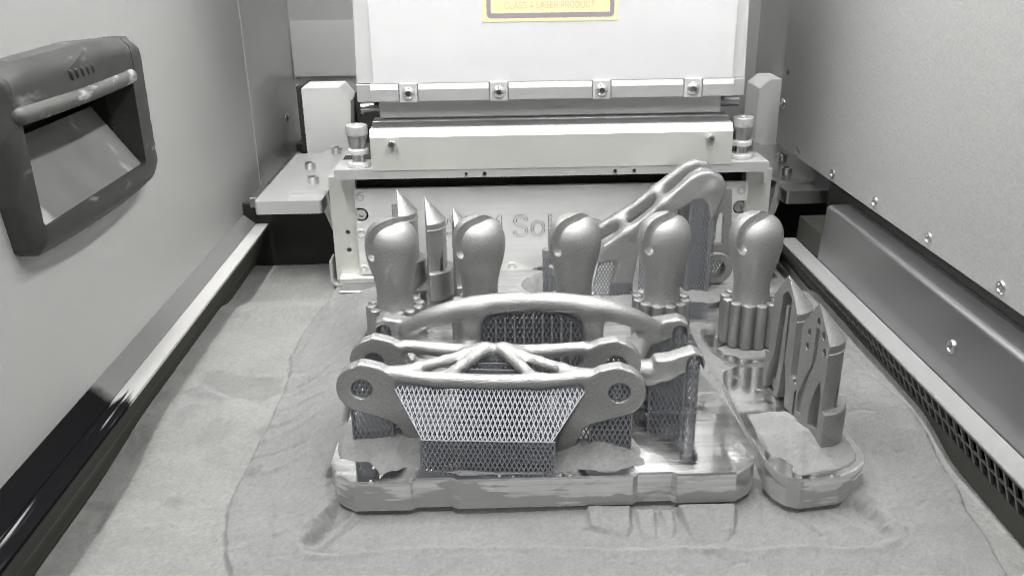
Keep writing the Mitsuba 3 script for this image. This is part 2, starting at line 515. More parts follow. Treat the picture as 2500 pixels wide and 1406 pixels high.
# soft ridges, cracks and lumps on the loose powder
for pts, hh, ww in (([(-.1386, .1105), (-.1249, .1236), (-.1145, .1271)], -.0011, .0011), ([(-.1259, .008), (-.1204, -.0157), (-.1164, -.0243), (-.1107, -.0212)], -.0009, .0011), ([(-.139, .30), (-.136, .22), (-.145, .15), (-.1405, .13)], -.0010, .0011), ([(-.147, .085), (-.125, .093), (-.11, .095)], -.0009, .001), ([(-.149, .045), (-.122, .052), (-.114, .054)], -.0009, .001),
                    ([(.225, .04), (.232, .035), (.24, .036)], -.0008, .001), ([(.216, -.01), (.224, -.012), (.23, -.008)], -.0008, .001), ([(.056, -.046), (.060, -.052), (.066, -.053)], -.0008, .0012), ([(.105, -.047), (.112, -.055), (.12, -.054)], -.0009, .0012), ([(-.02, -.047), (.0, -.045), (.03, -.046)], .0007, .003), ([(-.146, .072), (-.13, .076), (-.112, .086)], .0010, .0016), ([(-.140, .104), (-.126, .110), (-.110, .121)], .0010, .0018), ([(-.142, .115), (-.125, .121), (-.108, .135)], -.0008, .0012), ([(-.148, .058), (-.128, .066), (-.108, .074)], .0010, .0020), ([(-.139, .14), (-.12, .145), (-.104, .158)], -.0008, .0013), ([(-.147, .030), (-.128, .036), (-.112, .046)], .0009, .0018), ([(-.135, -.035), (-.118, -.04), (-.105, -.038)], -.0006, .0012), ([(.212, .06), (.226, .066), (.238, .068)], -.0007, .0011), ([(.208, -.022), (.218, -.03), (.222, -.04)], -.0008, .0012)):
    for a, b in zip(pts[:-1], pts[1:]):
        a, b = np.array(a), np.array(b)
        t = np.clip(((Q + wob * .5 - a) @ (b - a)) / ((b - a) @ (b - a)), 0, 1)
        dd = np.linalg.norm(Q + wob * .5 - a - t[:, None] * (b - a), axis=1)
        H += hh * np.exp(-(dd / ww) ** 2)
lump = np.zeros(len(Q))
hollow_shade = np.zeros(len(Q))  # shade weight of the hollows, for the vertex colour
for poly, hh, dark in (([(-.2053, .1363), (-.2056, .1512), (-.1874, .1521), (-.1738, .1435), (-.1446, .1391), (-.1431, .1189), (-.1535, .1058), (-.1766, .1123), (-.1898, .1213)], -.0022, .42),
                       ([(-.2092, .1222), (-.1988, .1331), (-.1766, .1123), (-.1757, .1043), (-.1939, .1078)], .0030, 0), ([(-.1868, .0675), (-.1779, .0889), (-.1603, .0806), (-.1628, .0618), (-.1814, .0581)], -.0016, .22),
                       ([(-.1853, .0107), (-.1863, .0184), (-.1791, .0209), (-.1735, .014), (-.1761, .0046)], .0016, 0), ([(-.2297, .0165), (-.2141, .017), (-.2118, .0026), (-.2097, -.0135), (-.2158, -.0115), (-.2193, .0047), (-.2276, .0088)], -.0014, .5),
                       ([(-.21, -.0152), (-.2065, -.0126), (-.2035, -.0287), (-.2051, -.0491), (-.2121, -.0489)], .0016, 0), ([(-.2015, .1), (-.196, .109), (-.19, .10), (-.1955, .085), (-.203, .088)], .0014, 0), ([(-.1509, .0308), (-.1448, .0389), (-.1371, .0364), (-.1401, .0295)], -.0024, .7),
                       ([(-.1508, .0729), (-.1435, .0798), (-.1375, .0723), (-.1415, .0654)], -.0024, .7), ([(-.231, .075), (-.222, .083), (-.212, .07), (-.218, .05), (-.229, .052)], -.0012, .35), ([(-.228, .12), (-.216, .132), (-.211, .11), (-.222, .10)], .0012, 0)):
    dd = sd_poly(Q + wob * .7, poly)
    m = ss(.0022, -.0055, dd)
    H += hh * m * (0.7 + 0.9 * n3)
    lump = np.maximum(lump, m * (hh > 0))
    hollow_shade = np.maximum(hollow_shade, m * dark)
# strip along the right grille
side_r = ss(.2575, .2595, GX.ravel() + n1 * .004) * ss(.30, .25, GY.ravel())
H += side_r * .0002
# under the plates: kept below their tops, filled gaps between
PL = {'A': sbox(-.092, 0, .143, .137), 'B': sbox(.147, -.007, .204, .122), 'E': sbox(-.092, .141, .143, .198), 'C': sbox(.148, .127, .206, .198), 'D': sbox(-.092, .202, .206, .322)}
gap = np.zeros(len(Q))
xq, yq = GX.ravel(), GY.ravel()
crng = np.random.default_rng(11)
cells = H.reshape(len(xs), len(ys))
for _ in range(420):
    if _ < 260:
        e = PIT[crng.integers(len(PIT))] if _ % 2 else BANK[crng.integers(len(BANK))]
        cx, cy = np.array(e) + crng.normal(0, .014, 2)
    else:
        cx, cy = crng.uniform(-.22, .25), crng.uniform(-.09, .2)
    rr, hh = crng.uniform(.0006, .0016), crng.uniform(.0004, .0013)
    i0, j0 = np.searchsorted(xs, cx), np.searchsorted(ys, cy)
    sl = (slice(max(0, i0 - 5), i0 + 6), slice(max(0, j0 - 5), j0 + 6))
    cells[sl] += hh * np.exp(-((GX[sl] - cx) ** 2 + (GY[sl] - cy) ** 2) / rr ** 2)
H = cells.ravel()
area = ss(-.0925, -.0905, xq) * ss(.2055, .2035, xq) * ss(.010, .05, yq) * ss(.325, .318, yq)
H = H * (1 - area) + area * (.0095 + n1 * .004)
# rounded corner bays at the back of the front plate and between the small plates are piled nearly level
for (cx, cy, rr) in ((.148, .135, .030), (.152, .205, .030), (-.02, .2, .02), (.09, .2, .03)):
    H += area * .004 * np.exp(-((xq - cx) ** 2 + (yq - cy) ** 2) / rr ** 2)


_pts = shapely.points(Q[:, 0], Q[:, 1])
_near = (np.abs(Q[:, 1] - .12) < .22) & (Q[:, 0] > -.16)
_geo = {'A': pA.buffer(-.0042), 'B': pB.buffer(-.0042), 'R': sbox(-.14, .137, .22, .33)}
_off = {}
for _k, _g in _geo.items():
    shapely.prepare(_g)
    _off[_k] = np.where(_near, shapely.distance(_g, _pts), .2)


def ridge(pts, slope, where='A'):
    global H
    off_plates = _off[where]
    best = np.full(len(Q), -1.0)
    W = Q + wob * .45
    for a, b in zip(pts[:-1], pts[1:]):
        a, b = np.array(a), np.array(b)
        t = np.clip(((W - a[:2]) @ (b - a)[:2]) / ((b - a)[:2] @ (b - a)[:2] + 1e-12), 0, 1)
        dd = np.linalg.norm(W - a[:2] - t[:, None] * (b - a)[:2], axis=1)
        best = np.maximum(best, a[2] + t * (b - a)[2] - slope * dd)
    best = best - np.where((Q[:, 0] < -.086) & (Q[:, 1] > .028), off_plates, 2.5 * off_plates + 45 * np.maximum(0, off_plates - .0022))
    best = best + (n1 * .002 + n3 * .0016 + n2 * .0006) * ss(.012, .02, best)
    H = np.maximum(H, best)


ridge([(-.088, .043, .0215), (-.076, .049, .0265), (-.066, .050, .0275), (-.050, .042, .0265), (-.041, .030, .0235), (-.036, .020, .0195)], .38)
ridge([(-.050, .040, .0262), (-.058, .024, .0215), (-.064, .010, .0172)], .42)
ridge([(.036, .013, .0185), (.045, .028, .0225), (.056, .029, .0250), (.066, .024, .0212), (.0755, .016, .0178)], .38)
ridge([(-.034, .012, .0172), (-.015, .007, .0172), (.0, .006, .0166), (.028, .006, .0168)], .35)
ridge([(.094, .080, .0185), (.108, .086, .0195), (.118, .076, .0175)], .33)
ridge([(.1385, .018, .0175), (.1365, .026, .0172)], .36)
ridge([(.176, .060, .0175), (.1735, .044, .0215), (.1735, .030, .0230), (.173, .019, .0200)], .26, 'B')
ridge([(.1735, .030, .0228), (.166, .012, .0190), (.1625, -.002, .0166)], .30, 'B')
ridge([(.166, .046, .0178), (.160, .022, .0174), (.172, .004, .0172), (.190, .010, .0168)], .10, 'B')
ridge([(.160, .258, .0195), (.172, .250, .0185), (.185, .262, .019)], .2, 'R')
ridge([(.045, .285, .0285), (.060, .290, .0265), (.072, .285, .022)], .55, 'R')
ridge([(-.066, .300, .030), (-.05, .302, .028), (-.035, .297, .022)], .6, 'R')
ridge([(-.03, .232, .0185), (.03, .236, .018), (.10, .24, .018), (.13, .25, .018)], .12, 'R')
ridge([(.165, .150, .0172), (.178, .143, .0176), (.192, .147, .0172)], .15, 'R')
H += (meshkit.fbm(Q3 * 420, 2, 9) - .5) * .0006 + n1 * n3 * .003 + n3 * .0010 * thick
powder_c = np.array([.205, .205, .204])
scraped_c = np.array([.235, .235, .229])
mixk = np.clip(thick + lump, 0, 1)[:, None]
col = scraped_c * (1 - mixk) + powder_c * mixk
col *= (1 + .16 * n1 + .10 * n3)[:, None]
col *= (1 + .20 * (rng.random(len(Q)) - .5))[:, None]
col = np.where(side_r[:, None] > .5, col * 1.06, col)
col = col * (1 - .42 * hollow_shade[:, None])  # hollows darkened: their shade is put into the powder colour
nx, ny = len(xs), len(ys)
ii, jj = np.meshgrid(np.arange(nx - 1), np.arange(ny - 1), indexing='ij')
a = (ii * ny + jj).ravel()
fq = np.vstack([np.stack([a, a + ny, a + ny + 1], 1), np.stack([a, a + ny + 1, a + 1], 1)])
bed = trimesh.Trimesh(np.column_stack([Q, H]), fq, process=False)
struct('powder_bed', bed, 'm_powder', True, color=np.clip(col, 0, 1), label='grey metal powder covering the chamber floor, scraped thin at the left')
struct('chamber_floor', bx(-.42, .42, -.32, .70, -.06, -.02), 'm_wall')

# ---- left wall with its pocket cut out
pocket = (0.0140, 0.1490, 0.1560, 0.2130)
lw = sbox(-.16, .049, .4655, .62).difference(sbox(*[pocket[i] for i in (0, 2, 1, 3)]))
lw_m = yz(ext(lw, .0035), -.2375)
WL = struct('wall_left', lw_m, 'm_wall', label='grey sheet-metal wall panel at the left with a recessed pull in it')
part(WL, 'rear_panel', yz(ext(sbox(.466, .0465, .690, .62), .003), -.2405), 'm_wall_back')  # same sheet as the front panel; lighter colour stands in for missing light
part(WL, 'edge_strip', bx(-.2375, -.2333, .4655, .4672, .050, .62, .0004), 'm_alu')
part(WL, 'screw', button_screw(.0052, .003, (-.2375, .627, .0965), (1, 0, 0)), 'm_chrome', 40)
# ---- back wall: folded sheet
bw = [(-.30, .70), (.40, .70)]
struct('wall_back', bx(-.42, .46, .690, .70, -.02, .70), 'm_wall_back')
for z0, z1, lean in ((.200, .262, .004), (.135, .198, -.003), (.264, .33, .003), (.332, .40, -.003)):
    mm = m3.Manifold.hull_points(np.array([(-.236, .690, z0), (-.236, .686 + lean, z0), (-.236, .686 - lean, z1), (-.236, .690, z1), (.284, .690, z0), (.284, .686 + lean, z0), (.284, .686 - lean, z1), (.284, .690, z1)], np.float32))
    part('wall_back', 'panel', mm, 'm_wall_back')
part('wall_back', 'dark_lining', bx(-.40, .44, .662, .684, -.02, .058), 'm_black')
part('wall_back', 'shade_sheet', bx(-.2365, -.1420, .396, .401, -.02, .0600), 'm_black')  # added black sheet standing in for the shade under the left slab
part('wall_back', 'shade_sheet', bx(.2432, .3600, .411, .416, -.02, .0600), 'm_black')  # same at the right: shade below the bracket put in as black
# ---- right wall
WR = struct('wall_right', bx(.285, .290, -.16, .466, .092, .62, .0008), 'm_wall_rough', label='grey textured wall panel at the right with a row of screws along its lower edge')
for y, z in ((.311, .0985), (.3985, .0985), (.2248, .0985), (.1391, .0985), (.0521, .0985), (-.035, .0985)):
    part(WR, 'screw', flat_screw(.0042, .0011, (.285, y, z + .001), (-1, 0, 0)), 'm_steel', 40)
part(WR, 'screw', button_screw(.0052, .003, (.285, .4535, .1333), (-1, 0, 0)), 'm_chrome', 40)
part(WR, 'screw', button_screw(.0030, .0016, (.285, .4485, .1645), (-1, 0, 0)), 'm_steel_dark', 40)
part(WR, 'gap_block', bx(.2925, .345, -.16, .335, .02, .0905), 'm_black')  # black block filling the gap below the wall panel
part(WR, 'rear_panel', bx(.3250, .330, .46, .69, .06, .62), 'm_wall_rough')
# ---- ceiling with its two lamp strips
CE = struct('ceiling', bx(-.26, .30, -.40, .70, .62, .63), 'm_wall')
for name, x, power, lab in (('left', -.220, LAMP_LEFT, 'long lit lamp strip under the chamber ceiling, nearer the left wall'), ('right', .140, LAMP_RIGHT, 'long lit lamp strip under the chamber ceiling, nearer the right wall')):
    t = thing('lamp_strip', lab, 'lamp')
    part(t, 'housing', bx(x - .012, x + .012, -.31, .40, .6065, .619), 'm_lamp_body')
    k = part(t, 'diffuser', trimesh.Trimesh([(x - .010, -.30, .606), (x + .010, -.30, .606), (x + .010, .39, .606), (x - .010, .39, .606)], [[0, 2, 1], [0, 3, 2]], process=False), 'm_lamp_body')
    scene[k]['emitter'] = {'type': 'area', 'radiance': rgb(power, power, power * .985)}
# added fill lamp behind the camera, gives the metal something to reflect
t = thing('fill_lamp', 'added square fill lamp high behind the camera', 'lamp')
part(t, 'housing', bx(-.65, .65, -1.75, -1.05, 1.612, 1.65), 'm_lamp_body')
k = part(t, 'diffuser', trimesh.Trimesh([(-.6, -1.7, 1.61), (.6, -1.7, 1.61), (.6, -1.1, 1.61), (-.6, -1.1, 1.61)], [[0, 2, 1], [0, 3, 2]], process=False), 'm_lamp_body')
scene[k]['emitter'] = {'type': 'area', 'radiance': rgb(LAMP_FILL)}

# ================================================================ LEFT: recessed pull, rail
PH = thing('recessed_pull', 'dark plastic recessed pull with a dusty sloping tray in the left wall', 'pull handle')
outer = Polygon([(.010, .146), (.0155, .1425), (.1645, .1415), (.1765, .1455), (.181, .152), (.1815, .221), (.178, .2285), (.168, .2328), (.10, .2368), (.028, .2355), (.012, .231), (.006, .20), (.0065, .17)]).buffer(-.003).buffer(.003, quad_segs=5)
opening = rrect(.0160, .1475, .1575, .2120, .0025)
upper = sbox(.0155, .2125, .1540, .30).intersection(outer.buffer(-.0002))


def bow(m, amount, x_out):
    """front face bowed towards the room"""
    m = m.refine_to_length(.006)

    def f(v):
        v = np.array(v)
        k = 1 - ((v[:, 1] - .094) / .09) ** 2
        v[:, 0] = np.where(v[:, 0] > -.2335, v[:, 0] + amount * np.clip(k, 0, 1), v[:, 0])
        e = np.maximum(0, .0085 - shapely.distance(shapely.points(v[:, 1], v[:, 2]), outer.exterior)) / .0085
        v[:, 0] = np.where(v[:, 0] > -.2335, v[:, 0] - .006 * e ** 2, v[:, 0])
        return v
    return m.warp_batch(f)


bez = ext(outer.difference(opening).difference(upper.buffer(.0003)), .013)
part(PH, 'bezel', bow(yz(bez, -.234), .006, -.221), 'm_handle', 35)
part(PH, 'top_panel', bow(yz(ext(upper.difference(opening.buffer(.0002)), .0125), -.2338), .006, -.2215), 'm_handle', 35, label='upper front panel of the pull with five small bumps')
for i in range(5):
    y = .0660 + .0064 * i
    part(PH, 'bump', m3.Manifold.sphere(1, 20).scale((.0016, .0011, .0030)).rotate((18, 0, 0)).translate((-.2158, y, .2232)), 'm_handle', True)
bar = []
for i in range(18):
    y0 = .0165 + .131 * i / 17
    bar.append(m3.Manifold.sphere(.0043, 20).translate((-.2215 + .0050 * (1 - ((y0 - .094) / .09) ** 2), y0, .2112)))
bar_m = m3.Manifold()
for p, q in zip(bar[:-1], bar[1:]):
    bar_m += m3.Manifold.batch_hull([p, q])
part(PH, 'grip_bar', bar_m, 'm_grip', True, label='rounded grip bar smeared with powder')
tray = m3.Manifold.hull_points(np.array([(x, y, z) for y in (.0165, .1470) for x, z in ((-.2200, .1570), (-.2450, .1935), (-.2480, .1920), (-.2230, .1550))], np.float32))
part(PH, 'tray', tray, 'm_tray', label='sloping tray floor dusted with grey powder')
shell = [bx(-.2600, -.2345, .1474, .1486, .1570, .2130, .0002), bx(-.2600, -.2345, .0148, .0160, .1570, .2130, .0002), bx(-.2600, -.2585, .0148, .1486, .1570, .2130, .0002), bx(-.2600, -.236, .0148, .1486, .2122, .2130, .0002)]
part(PH, 'pocket', cat(*shell), 'm_black', label='black inner walls of the pocket')

RL = thing('side_rail', 'rail along the left wall, powdery at the back and scratched black in front', 'rail')
yA, yB = -.30, .66
prof = lambda pts: m3.Manifold.hull_points(np.array([(x, y, z) for y in (yA, yB) for x, z in pts], np.float32))
part(RL, 'top_strip', prof([(-.2117, .040), (-.2232, .040), (-.2232, .0375), (-.2122, .0375)]), 'm_rail')
part(RL, 'face', prof([(-.2124, .0372), (-.2232, .0372), (-.2395, -.012), (-.2335, -.012)]), 'm_face')
part(RL, 'skirt', prof([(-.2235, .0403), (-.2235, .0370), (-.2365, .0370), (-.2372, .0488), (-.2343, .0488)]), 'm_skirt')

# ================================================================ RIGHT: extraction duct
DU = thing('extraction_duct', 'long duct along the right wall with a black grille below a pale ledge', 'duct')
dprof = lambda pts, y0=-.30, y1=.335: m3.Manifold.hull_points(np.array([(x, y, z) for y in (y0, y1) for x, z in pts], np.float32))
part(DU, 'ledge', dprof([(.2535, .0350), (.2540, .0356), (.2678, .0356), (.2678, .0335), (.2540, .0335)]), 'm_ledge')
part(DU, 'shade_panel', dprof([(.2686, .030), (.2700, .056), (.292, .056), (.292, .030)], y0=.2805), 'm_black_soft')  # far end of the duct in black: its shade put into the colour
part(DU, 'side_panel', dprof([(.2682, .030), (.2712, .0772)] + [(.2752 - .004 * math.cos(t), .0775 + .004 * math.sin(t)) for t in np.linspace(.05, 1.57, 7)] + [(.292, .0815), (.292, .030)], y1=.280), 'm_steel_dark', 30)
part(DU, 'screw', flat_screw(.0045, .0012, (.2697, .0636, .0575), (-1, 0, .06)), 'm_steel', 40)
gy0, gy1, cell = -.10, .40, .0087
ncell = int((gy1 - gy0) / cell)
lean = lambda z, y: .2535 + (.035 - z) / .035 * (.0110 + .026 * (np.clip(y, -.30, .42) + .042))     # the grille face leans out towards the bed at its top
gq = lambda z0, z1, y0, y1, t=.0016: m3.Manifold.hull_points(np.array([(lean(z, y) + dx, y, z) for z in (z0, z1) for y in (y0, y1) for dx in (0, t)], np.float32))
part(DU, 'lower_frame', gq(-.012, .0145, -.30, .405, .003), 'm_grille')
part(DU, 'upper_frame', gq(.0323, .0336, -.30, .405, .003), 'm_grille')
part(DU, 'front_frame', gq(.0146, .0322, -.30, gy0, .003), 'm_grille')
part(DU, 'middle_bar', gq(.0229, .0241, gy0, gy1, .0013), 'm_grille_bar')
for i in range(ncell + 1):
    y = gy0 + i * cell
    part(DU, 'bar', gq(.0146, .0322, y, y + .0021, .0014), 'm_grille_bar')
part(DU, 'duct_interior', dprof([(.287, -.012), (.289, .033), (.2895, .033), (.2895, -.012)]), 'm_black')
part(DU, 'duct_roof', dprof([(.2555, .0333), (.289, .0333), (.289, .0328), (.2558, .0328)]), 'm_black')

# ================================================================ BACK: carriage and shield
RC = thing('recoater_carriage', 'wide machine carriage with an engraved front panel below a crossbar', 'machine carriage')
# engraved front panel
try:
    tm = meshkit.text_mesh('SLM Solutions', .0198, .001)
    top = tm.faces[(tm.face_normals[:, 2] > .9)]
    letters = unary_union([Polygon(tm.vertices[f][:, :2]).buffer(1e-6) for f in top])
    w_now = letters.bounds[2] - letters.bounds[0]
    letters = affinity.translate(affinity.scale(letters, .162 / w_now, 1.0, origin=(0, 0)), -.0405 - letters.bounds[0] * .162 / w_now, .0432)
    lines = letters.boundary.buffer(.00034)
except Exception:
    lines = Polygon()
notch = lambda x, z, s: sbox(x - .0045 if s > 0 else x - .012, z - .0055, x + .012 if s > 0 else x + .0045, z + .0055).buffer(.001).buffer(-.001)
pan = sbox(-.1185, .0115, .220, .0890).buffer(-.002).buffer(.002)
pan = pan.difference(Point(-.1139, .0661).buffer(.0062)).difference(sbox(-.125, .0599, -.1139, .0723)).difference(Point(.2148, .0660).buffer(.0062)).difference(sbox(.2148, .0598, .23, .0722))
part(RC, 'front_panel', xz(ext(pan.difference(lines), .0035), .3335), 'm_brushed', label='brushed front panel with outlined engraved lettering')
part(RC, 'engraving', xz(ext(pan.buffer(-.0005), .0015), .3352), 'm_groove')
for s, x0, x1 in ((1, -.1405, -.1178), (-1, .2194, .2415)):
    fr = sbox(x0, .0045, x1, .0985)
    for z in (.0490, .0325):
        fr = fr.difference(Point(-.1277 if s > 0 else .2305, z).buffer(.0022))
    part(RC, 'side_frame', xz(ext(fr, .012), .3475), 'm_anod')
    part(RC, 'hole_back', bx(min(x0, x1) + .001, max(x0, x1) - .001, .345, .346, .02, .06, .0001), 'm_black')
    xs_ = -.1139 if s > 0 else .2145
    for z in (.0822, .0495, .0165):
        part(RC, 'screw', flat_screw(.0042, .0010, (xs_ - (.0012 if z < .06 and s > 0 else 0), .3300, z), (0, -1, 0)), 'm_alu_pale', 40)
    part(RC, 'socket_screw', cap_screw(.0046, .0035, (xs_, .3345, .0661), (0, -1, 0)), 'm_chrome', 40)
part(RC, 'screw', flat_screw(.0042, .0010, (.0156, .3300, .0160), (0, -1, 0)), 'm_alu_pale', 40)
part(RC, 'tan_pad', bx(-.1412, -.1372, .338, .352, .006, .036), 'm_tan')
lb = sbox(-.137, .0035, .238, .0105)
part(RC, 'lower_bar', bx(-.137, .238, .3255, .346, .0022, .0102, .0008), 'm_anod')
part(RC, 'body', bx(-.1385, .2395, .348, .42, .006, .098), 'm_black')
# rounded guard under the left corner
arc = [(-.1425 + .0075 * math.cos(t), .0045 + .0075 * math.sin(t)) for t in np.linspace(math.pi, 1.5 * math.pi, 10)]
path = LineString([(-.1445, .024), (-.1445, .011)] + [(x + .0055, z + .0035) for x, z in arc] + [(-.128, .0005)])
part(RC, 'guard', xz(ext(path.buffer(.0008, cap_style=2), .02), .350), 'm_alu', 40)
path2 = LineString([(.2505, .024), (.2505, .010), (.246, .0035), (.238, .001)])
part(RC, 'guard', xz(ext(path2.buffer(.0011, cap_style=2), .02), .350), 'm_alu_pale', 40)
part(RC, 'foot', bx(-.1340, -.095, .3035, .3250, .0012, .0062), 'm_steel_dark')
part(RC, 'foot', bx(.19, .2335, .3035, .3250, .0012, .0062), 'm_steel_dark')
# dark lip with two bowed openings along the bottom of the panel
bump_l = Polygon([(-.034, .002)] + [(-.034 + .041 * t, .002 + .0155 * (1 - (2 * t - 1) ** 4)) for t in np.linspace(0, 1, 20)] + [(.0095, .002)])
bump_r = Polygon([(.0255, .002)] + [(.0255 + .0415 * t, .002 + .0155 * (1 - (2 * t - 1) ** 4)) for t in np.linspace(0, 1, 20)] + [(.068, .002)])
for b in (bump_l, bump_r):
    part(RC, 'wiper_lip', xz(ext(b, .0035), .3250), 'm_pane', 30)
part(RC, 'lip_clamp', bx(.0110, .0245, .3195, .3252, .0005, .0155), 'm_anod')
# crossbar
cb = sbox(-.1313, .1015, .2315, .1100)
for x in (-.0218, -.0065, .1023, .1183):
    cb = cb.difference(Point(x, .1049).buffer(.0018))
part(RC, 'crossbar', xz(ext(cb, .036), .350), 'm_crossbar')
for x in (-.0218, -.0065, .1023, .1183):
    part(RC, 'thread', xz(ext(Point(x, .1049).buffer(.00178).difference(Point(x, .1049).buffer(.0013)), .010), .3225), 'm_chrome', 40)
part(RC, 'crossbar_back', bx(-.125, .225, .3505, .420, .0985, .1095), 'm_black')
# pale cover plate with bevelled top
part(RC, 'cover_plate', m3.Manifold.hull_points(np.array([(x, y, z) for x in (-.0995, .1990) for y, z in ((.3132, .1088), (.3137, .1362), (.3185, .1424), (.330, .1424), (.330, .1105), (.3140, .1105))], np.float32)), 'm_anod', label='pale greenish cover plate with two small screws')
for x, z in ((-.0815, .1305), (.1797, .1305)):
    part(RC, 'cover_screw', cap_screw(.0032, .0065, (x, .3140, z), (0, -1, .12)), 'm_steel', 40)
part(RC, 'dark_strip', bx(-.0980, .1970, .3225, .340, .1418, .1480, .0008), 'm_steel_dark')
part(RC, 'upper_bar', bx(-.0921, .1913, .330, .350, .1484, .1650, .0010), 'm_alu')
part(RC, 'carriage_back', bx(-.092, .19, .3505, .42, .1100, .1640), 'm_black')
for x0, x1 in ((-.106, -.0925), (.1917, .2065)):
    part(RC, 'shaft', along(m3.Manifold.cylinder(x1 - x0 + .006, .0042, .0042, 24), (x0 - .003, .345, .1555), (1, 0, 0)), 'm_steel_dark', 40)
# thumb screws stand on the crossbar
for nm, x, y, lab in (('l', -.1115, .326, 'knurled metal thumbscrew standing on the left end of the crossbar'), ('r', .2115, .331, 'knurled metal thumbscrew standing on the right end of the crossbar')):
    t = thing('thumbscrew', lab, 'thumbscrew', 'thumbscrews on the crossbar')
    z = .1102
    part(t, 'base_ring', lathe([(0, 0), (.0092, 0), (.0096, .0008), (.0096, .0026), (.0090, .0036), (0, .0036)], 48).translate((x, y, z)), 'm_alu_pale', 40)
    part(t, 'shaft', lathe([(0, .0036), (.0052, .0036), (.0052, .0105), (0, .0105)], 40).translate((x, y, z)), 'm_chrome', 40)
    part(t, 'collar', lathe([(0, .0105), (.0080, .0105), (.0086, .0112), (.0086, .0142), (.0078, .0150), (0, .0150)], 48).translate((x, y, z)), 'm_alu_pale', 40)
    body = lathe([(0, .0150), (.0066, .0150), (.0074, .0190), (.0084, .0265), (0, .0265)], 96)
    for q in range(40):
        aa = q * math.pi / 20
        body -= m3.Manifold.cylinder(.012, .0003, .0005, 6).translate((.0082 * math.cos(aa), .0082 * math.sin(aa), .0185))
    part(t, 'knurled_body', body.translate((x, y, z)), 'm_steel', 30)
    part(t, 'cap', lathe([(0, .0265), (.0088, .0265), (.0092, .0272), (.0092, .0335), (.0084, .0345), (.003, .0345), (.0022, .0336), (0, .0336)], 48).translate((x, y, z)), 'm_alu', 40)

# upright shield with its clamp bar
SH = thing('shield_panel', 'large white upright shield with a clamp bar, four screws and a warning label', 'shield')
part(SH, 'sheet', bx(-.0940, .1958, .3175, .3215, .1785, .45, .0005), 'm_white_sheet')
part(SH, 'edge_flange', m3.Manifold.hull_points(np.array([(-.1075, .3205, .1790), (-.1005, .3205, .45), (-.0942, .3205, .1790), (-.0942, .3205, .45), (-.1075, .330, .1790), (-.1005, .330, .45), (-.0942, .330, .1790), (-.0942, .330, .45)], np.float32)), 'm_alu_pale')
part(SH, 'edge_flange', m3.Manifold.hull_points(np.array([(.2066, .3205, .1790), (.2000, .3205, .45), (.1960, .3205, .1790), (.1960, .3205, .45), (.2066, .330, .1790), (.2000, .330, .45), (.1960, .330, .1790), (.1960, .330, .45)], np.float32)), 'm_alu_pale')
clamp = []
tabs = [(-.0662, .0069), (.0066, .0069), (.0898, .0069), (.1640, .0069)]
edges = [-.0965] + [e for x, w in tabs for e in (x - w - .0012, x + w + .0012)] + [.1970]
for e0, e1 in zip(edges[::2], edges[1::2]):
    clamp.append(m3.Manifold.hull_points(np.array([(x, y, z) for x in (e0, e1) for y, z in ((.3165, .1648), (.3165, .1740), (.3182, .1786), (.3220, .1786), (.3220, .1648))], np.float32)))
clamp.append(bx(-.1079, .2067, .3190, .3290, .1644, .1783, .0004))
part(SH, 'clamp_bar', cat(*clamp), 'm_alu')
for x, w in tabs:
    k = part(SH, 'clamp_tab', bx(x - w, x + w, .3158, .3188, .1640, .1790, .0003), 'm_alu_pale')
    part(k, 'screw', button_screw(.0052, .0042, (x, .3157, .1714), (0, -1, 0)), 'm_chrome', 40)
part(SH, 'shield_back', bx(-.10, .20, .3305, .40, .1652, .45), 'm_black')
# dot-peened marks on the left end of the bar (they stand upside down)
for txt, x, z in (('02', -.0800, .1722), ('530102490', -.0745, .1682)):
    mk = meshkit.text_mesh(txt, .0022, .0001)
    mk.apply_transform(trimesh.transformations.rotation_matrix(math.pi, (0, 0, 1)))
    v = mk.vertices.copy()
    mk.vertices = np.stack([x + v[:, 0] * .9, .3164 - v[:, 2], z + v[:, 1]], 1)
    part(SH, 'stamped_number', mk, 'm_alu_pale')
LB = part(SH, 'warning_label', bx(-.0052, .1010, .3170, .3173, .2250, .30, .0001), 'm_label_yellow', label='yellow laser warning label with a grey border and red lettering')
ring = rrect(-.0018, .0982, .2278, .296, .0035).difference(sbox(.0015, .2315, .0949, .2925))
part(LB, 'border', xz(ext(ring, .0002), .31695), 'm_label_border')
for txt, x0, x1, z, h in (('CLASS 4 LASER PRODUCT', .0122, .0830, .2348, .0050), ('SCATTERED RADIATION', .0150, .0790, .2432, .0050), ('EXPOSURE TO DIRECT OR', .0122, .083, .2516, .0050), ('AVOID EYE OR SKIN', .02, .075, .26, .0050), ('LASER RADIATION', .022, .073, .2684, .0050)):
    mk = meshkit.text_mesh(txt, h, .0001)
    v = mk.vertices
    mk.vertices = np.stack([x0 + (v[:, 0] - v[:, 0].min()) * (x1 - x0) / np.ptp(v[:, 0]), .3169 - v[:, 2], z + v[:, 1]], 1)
    part(LB, 'lettering', mk, 'm_label_red')

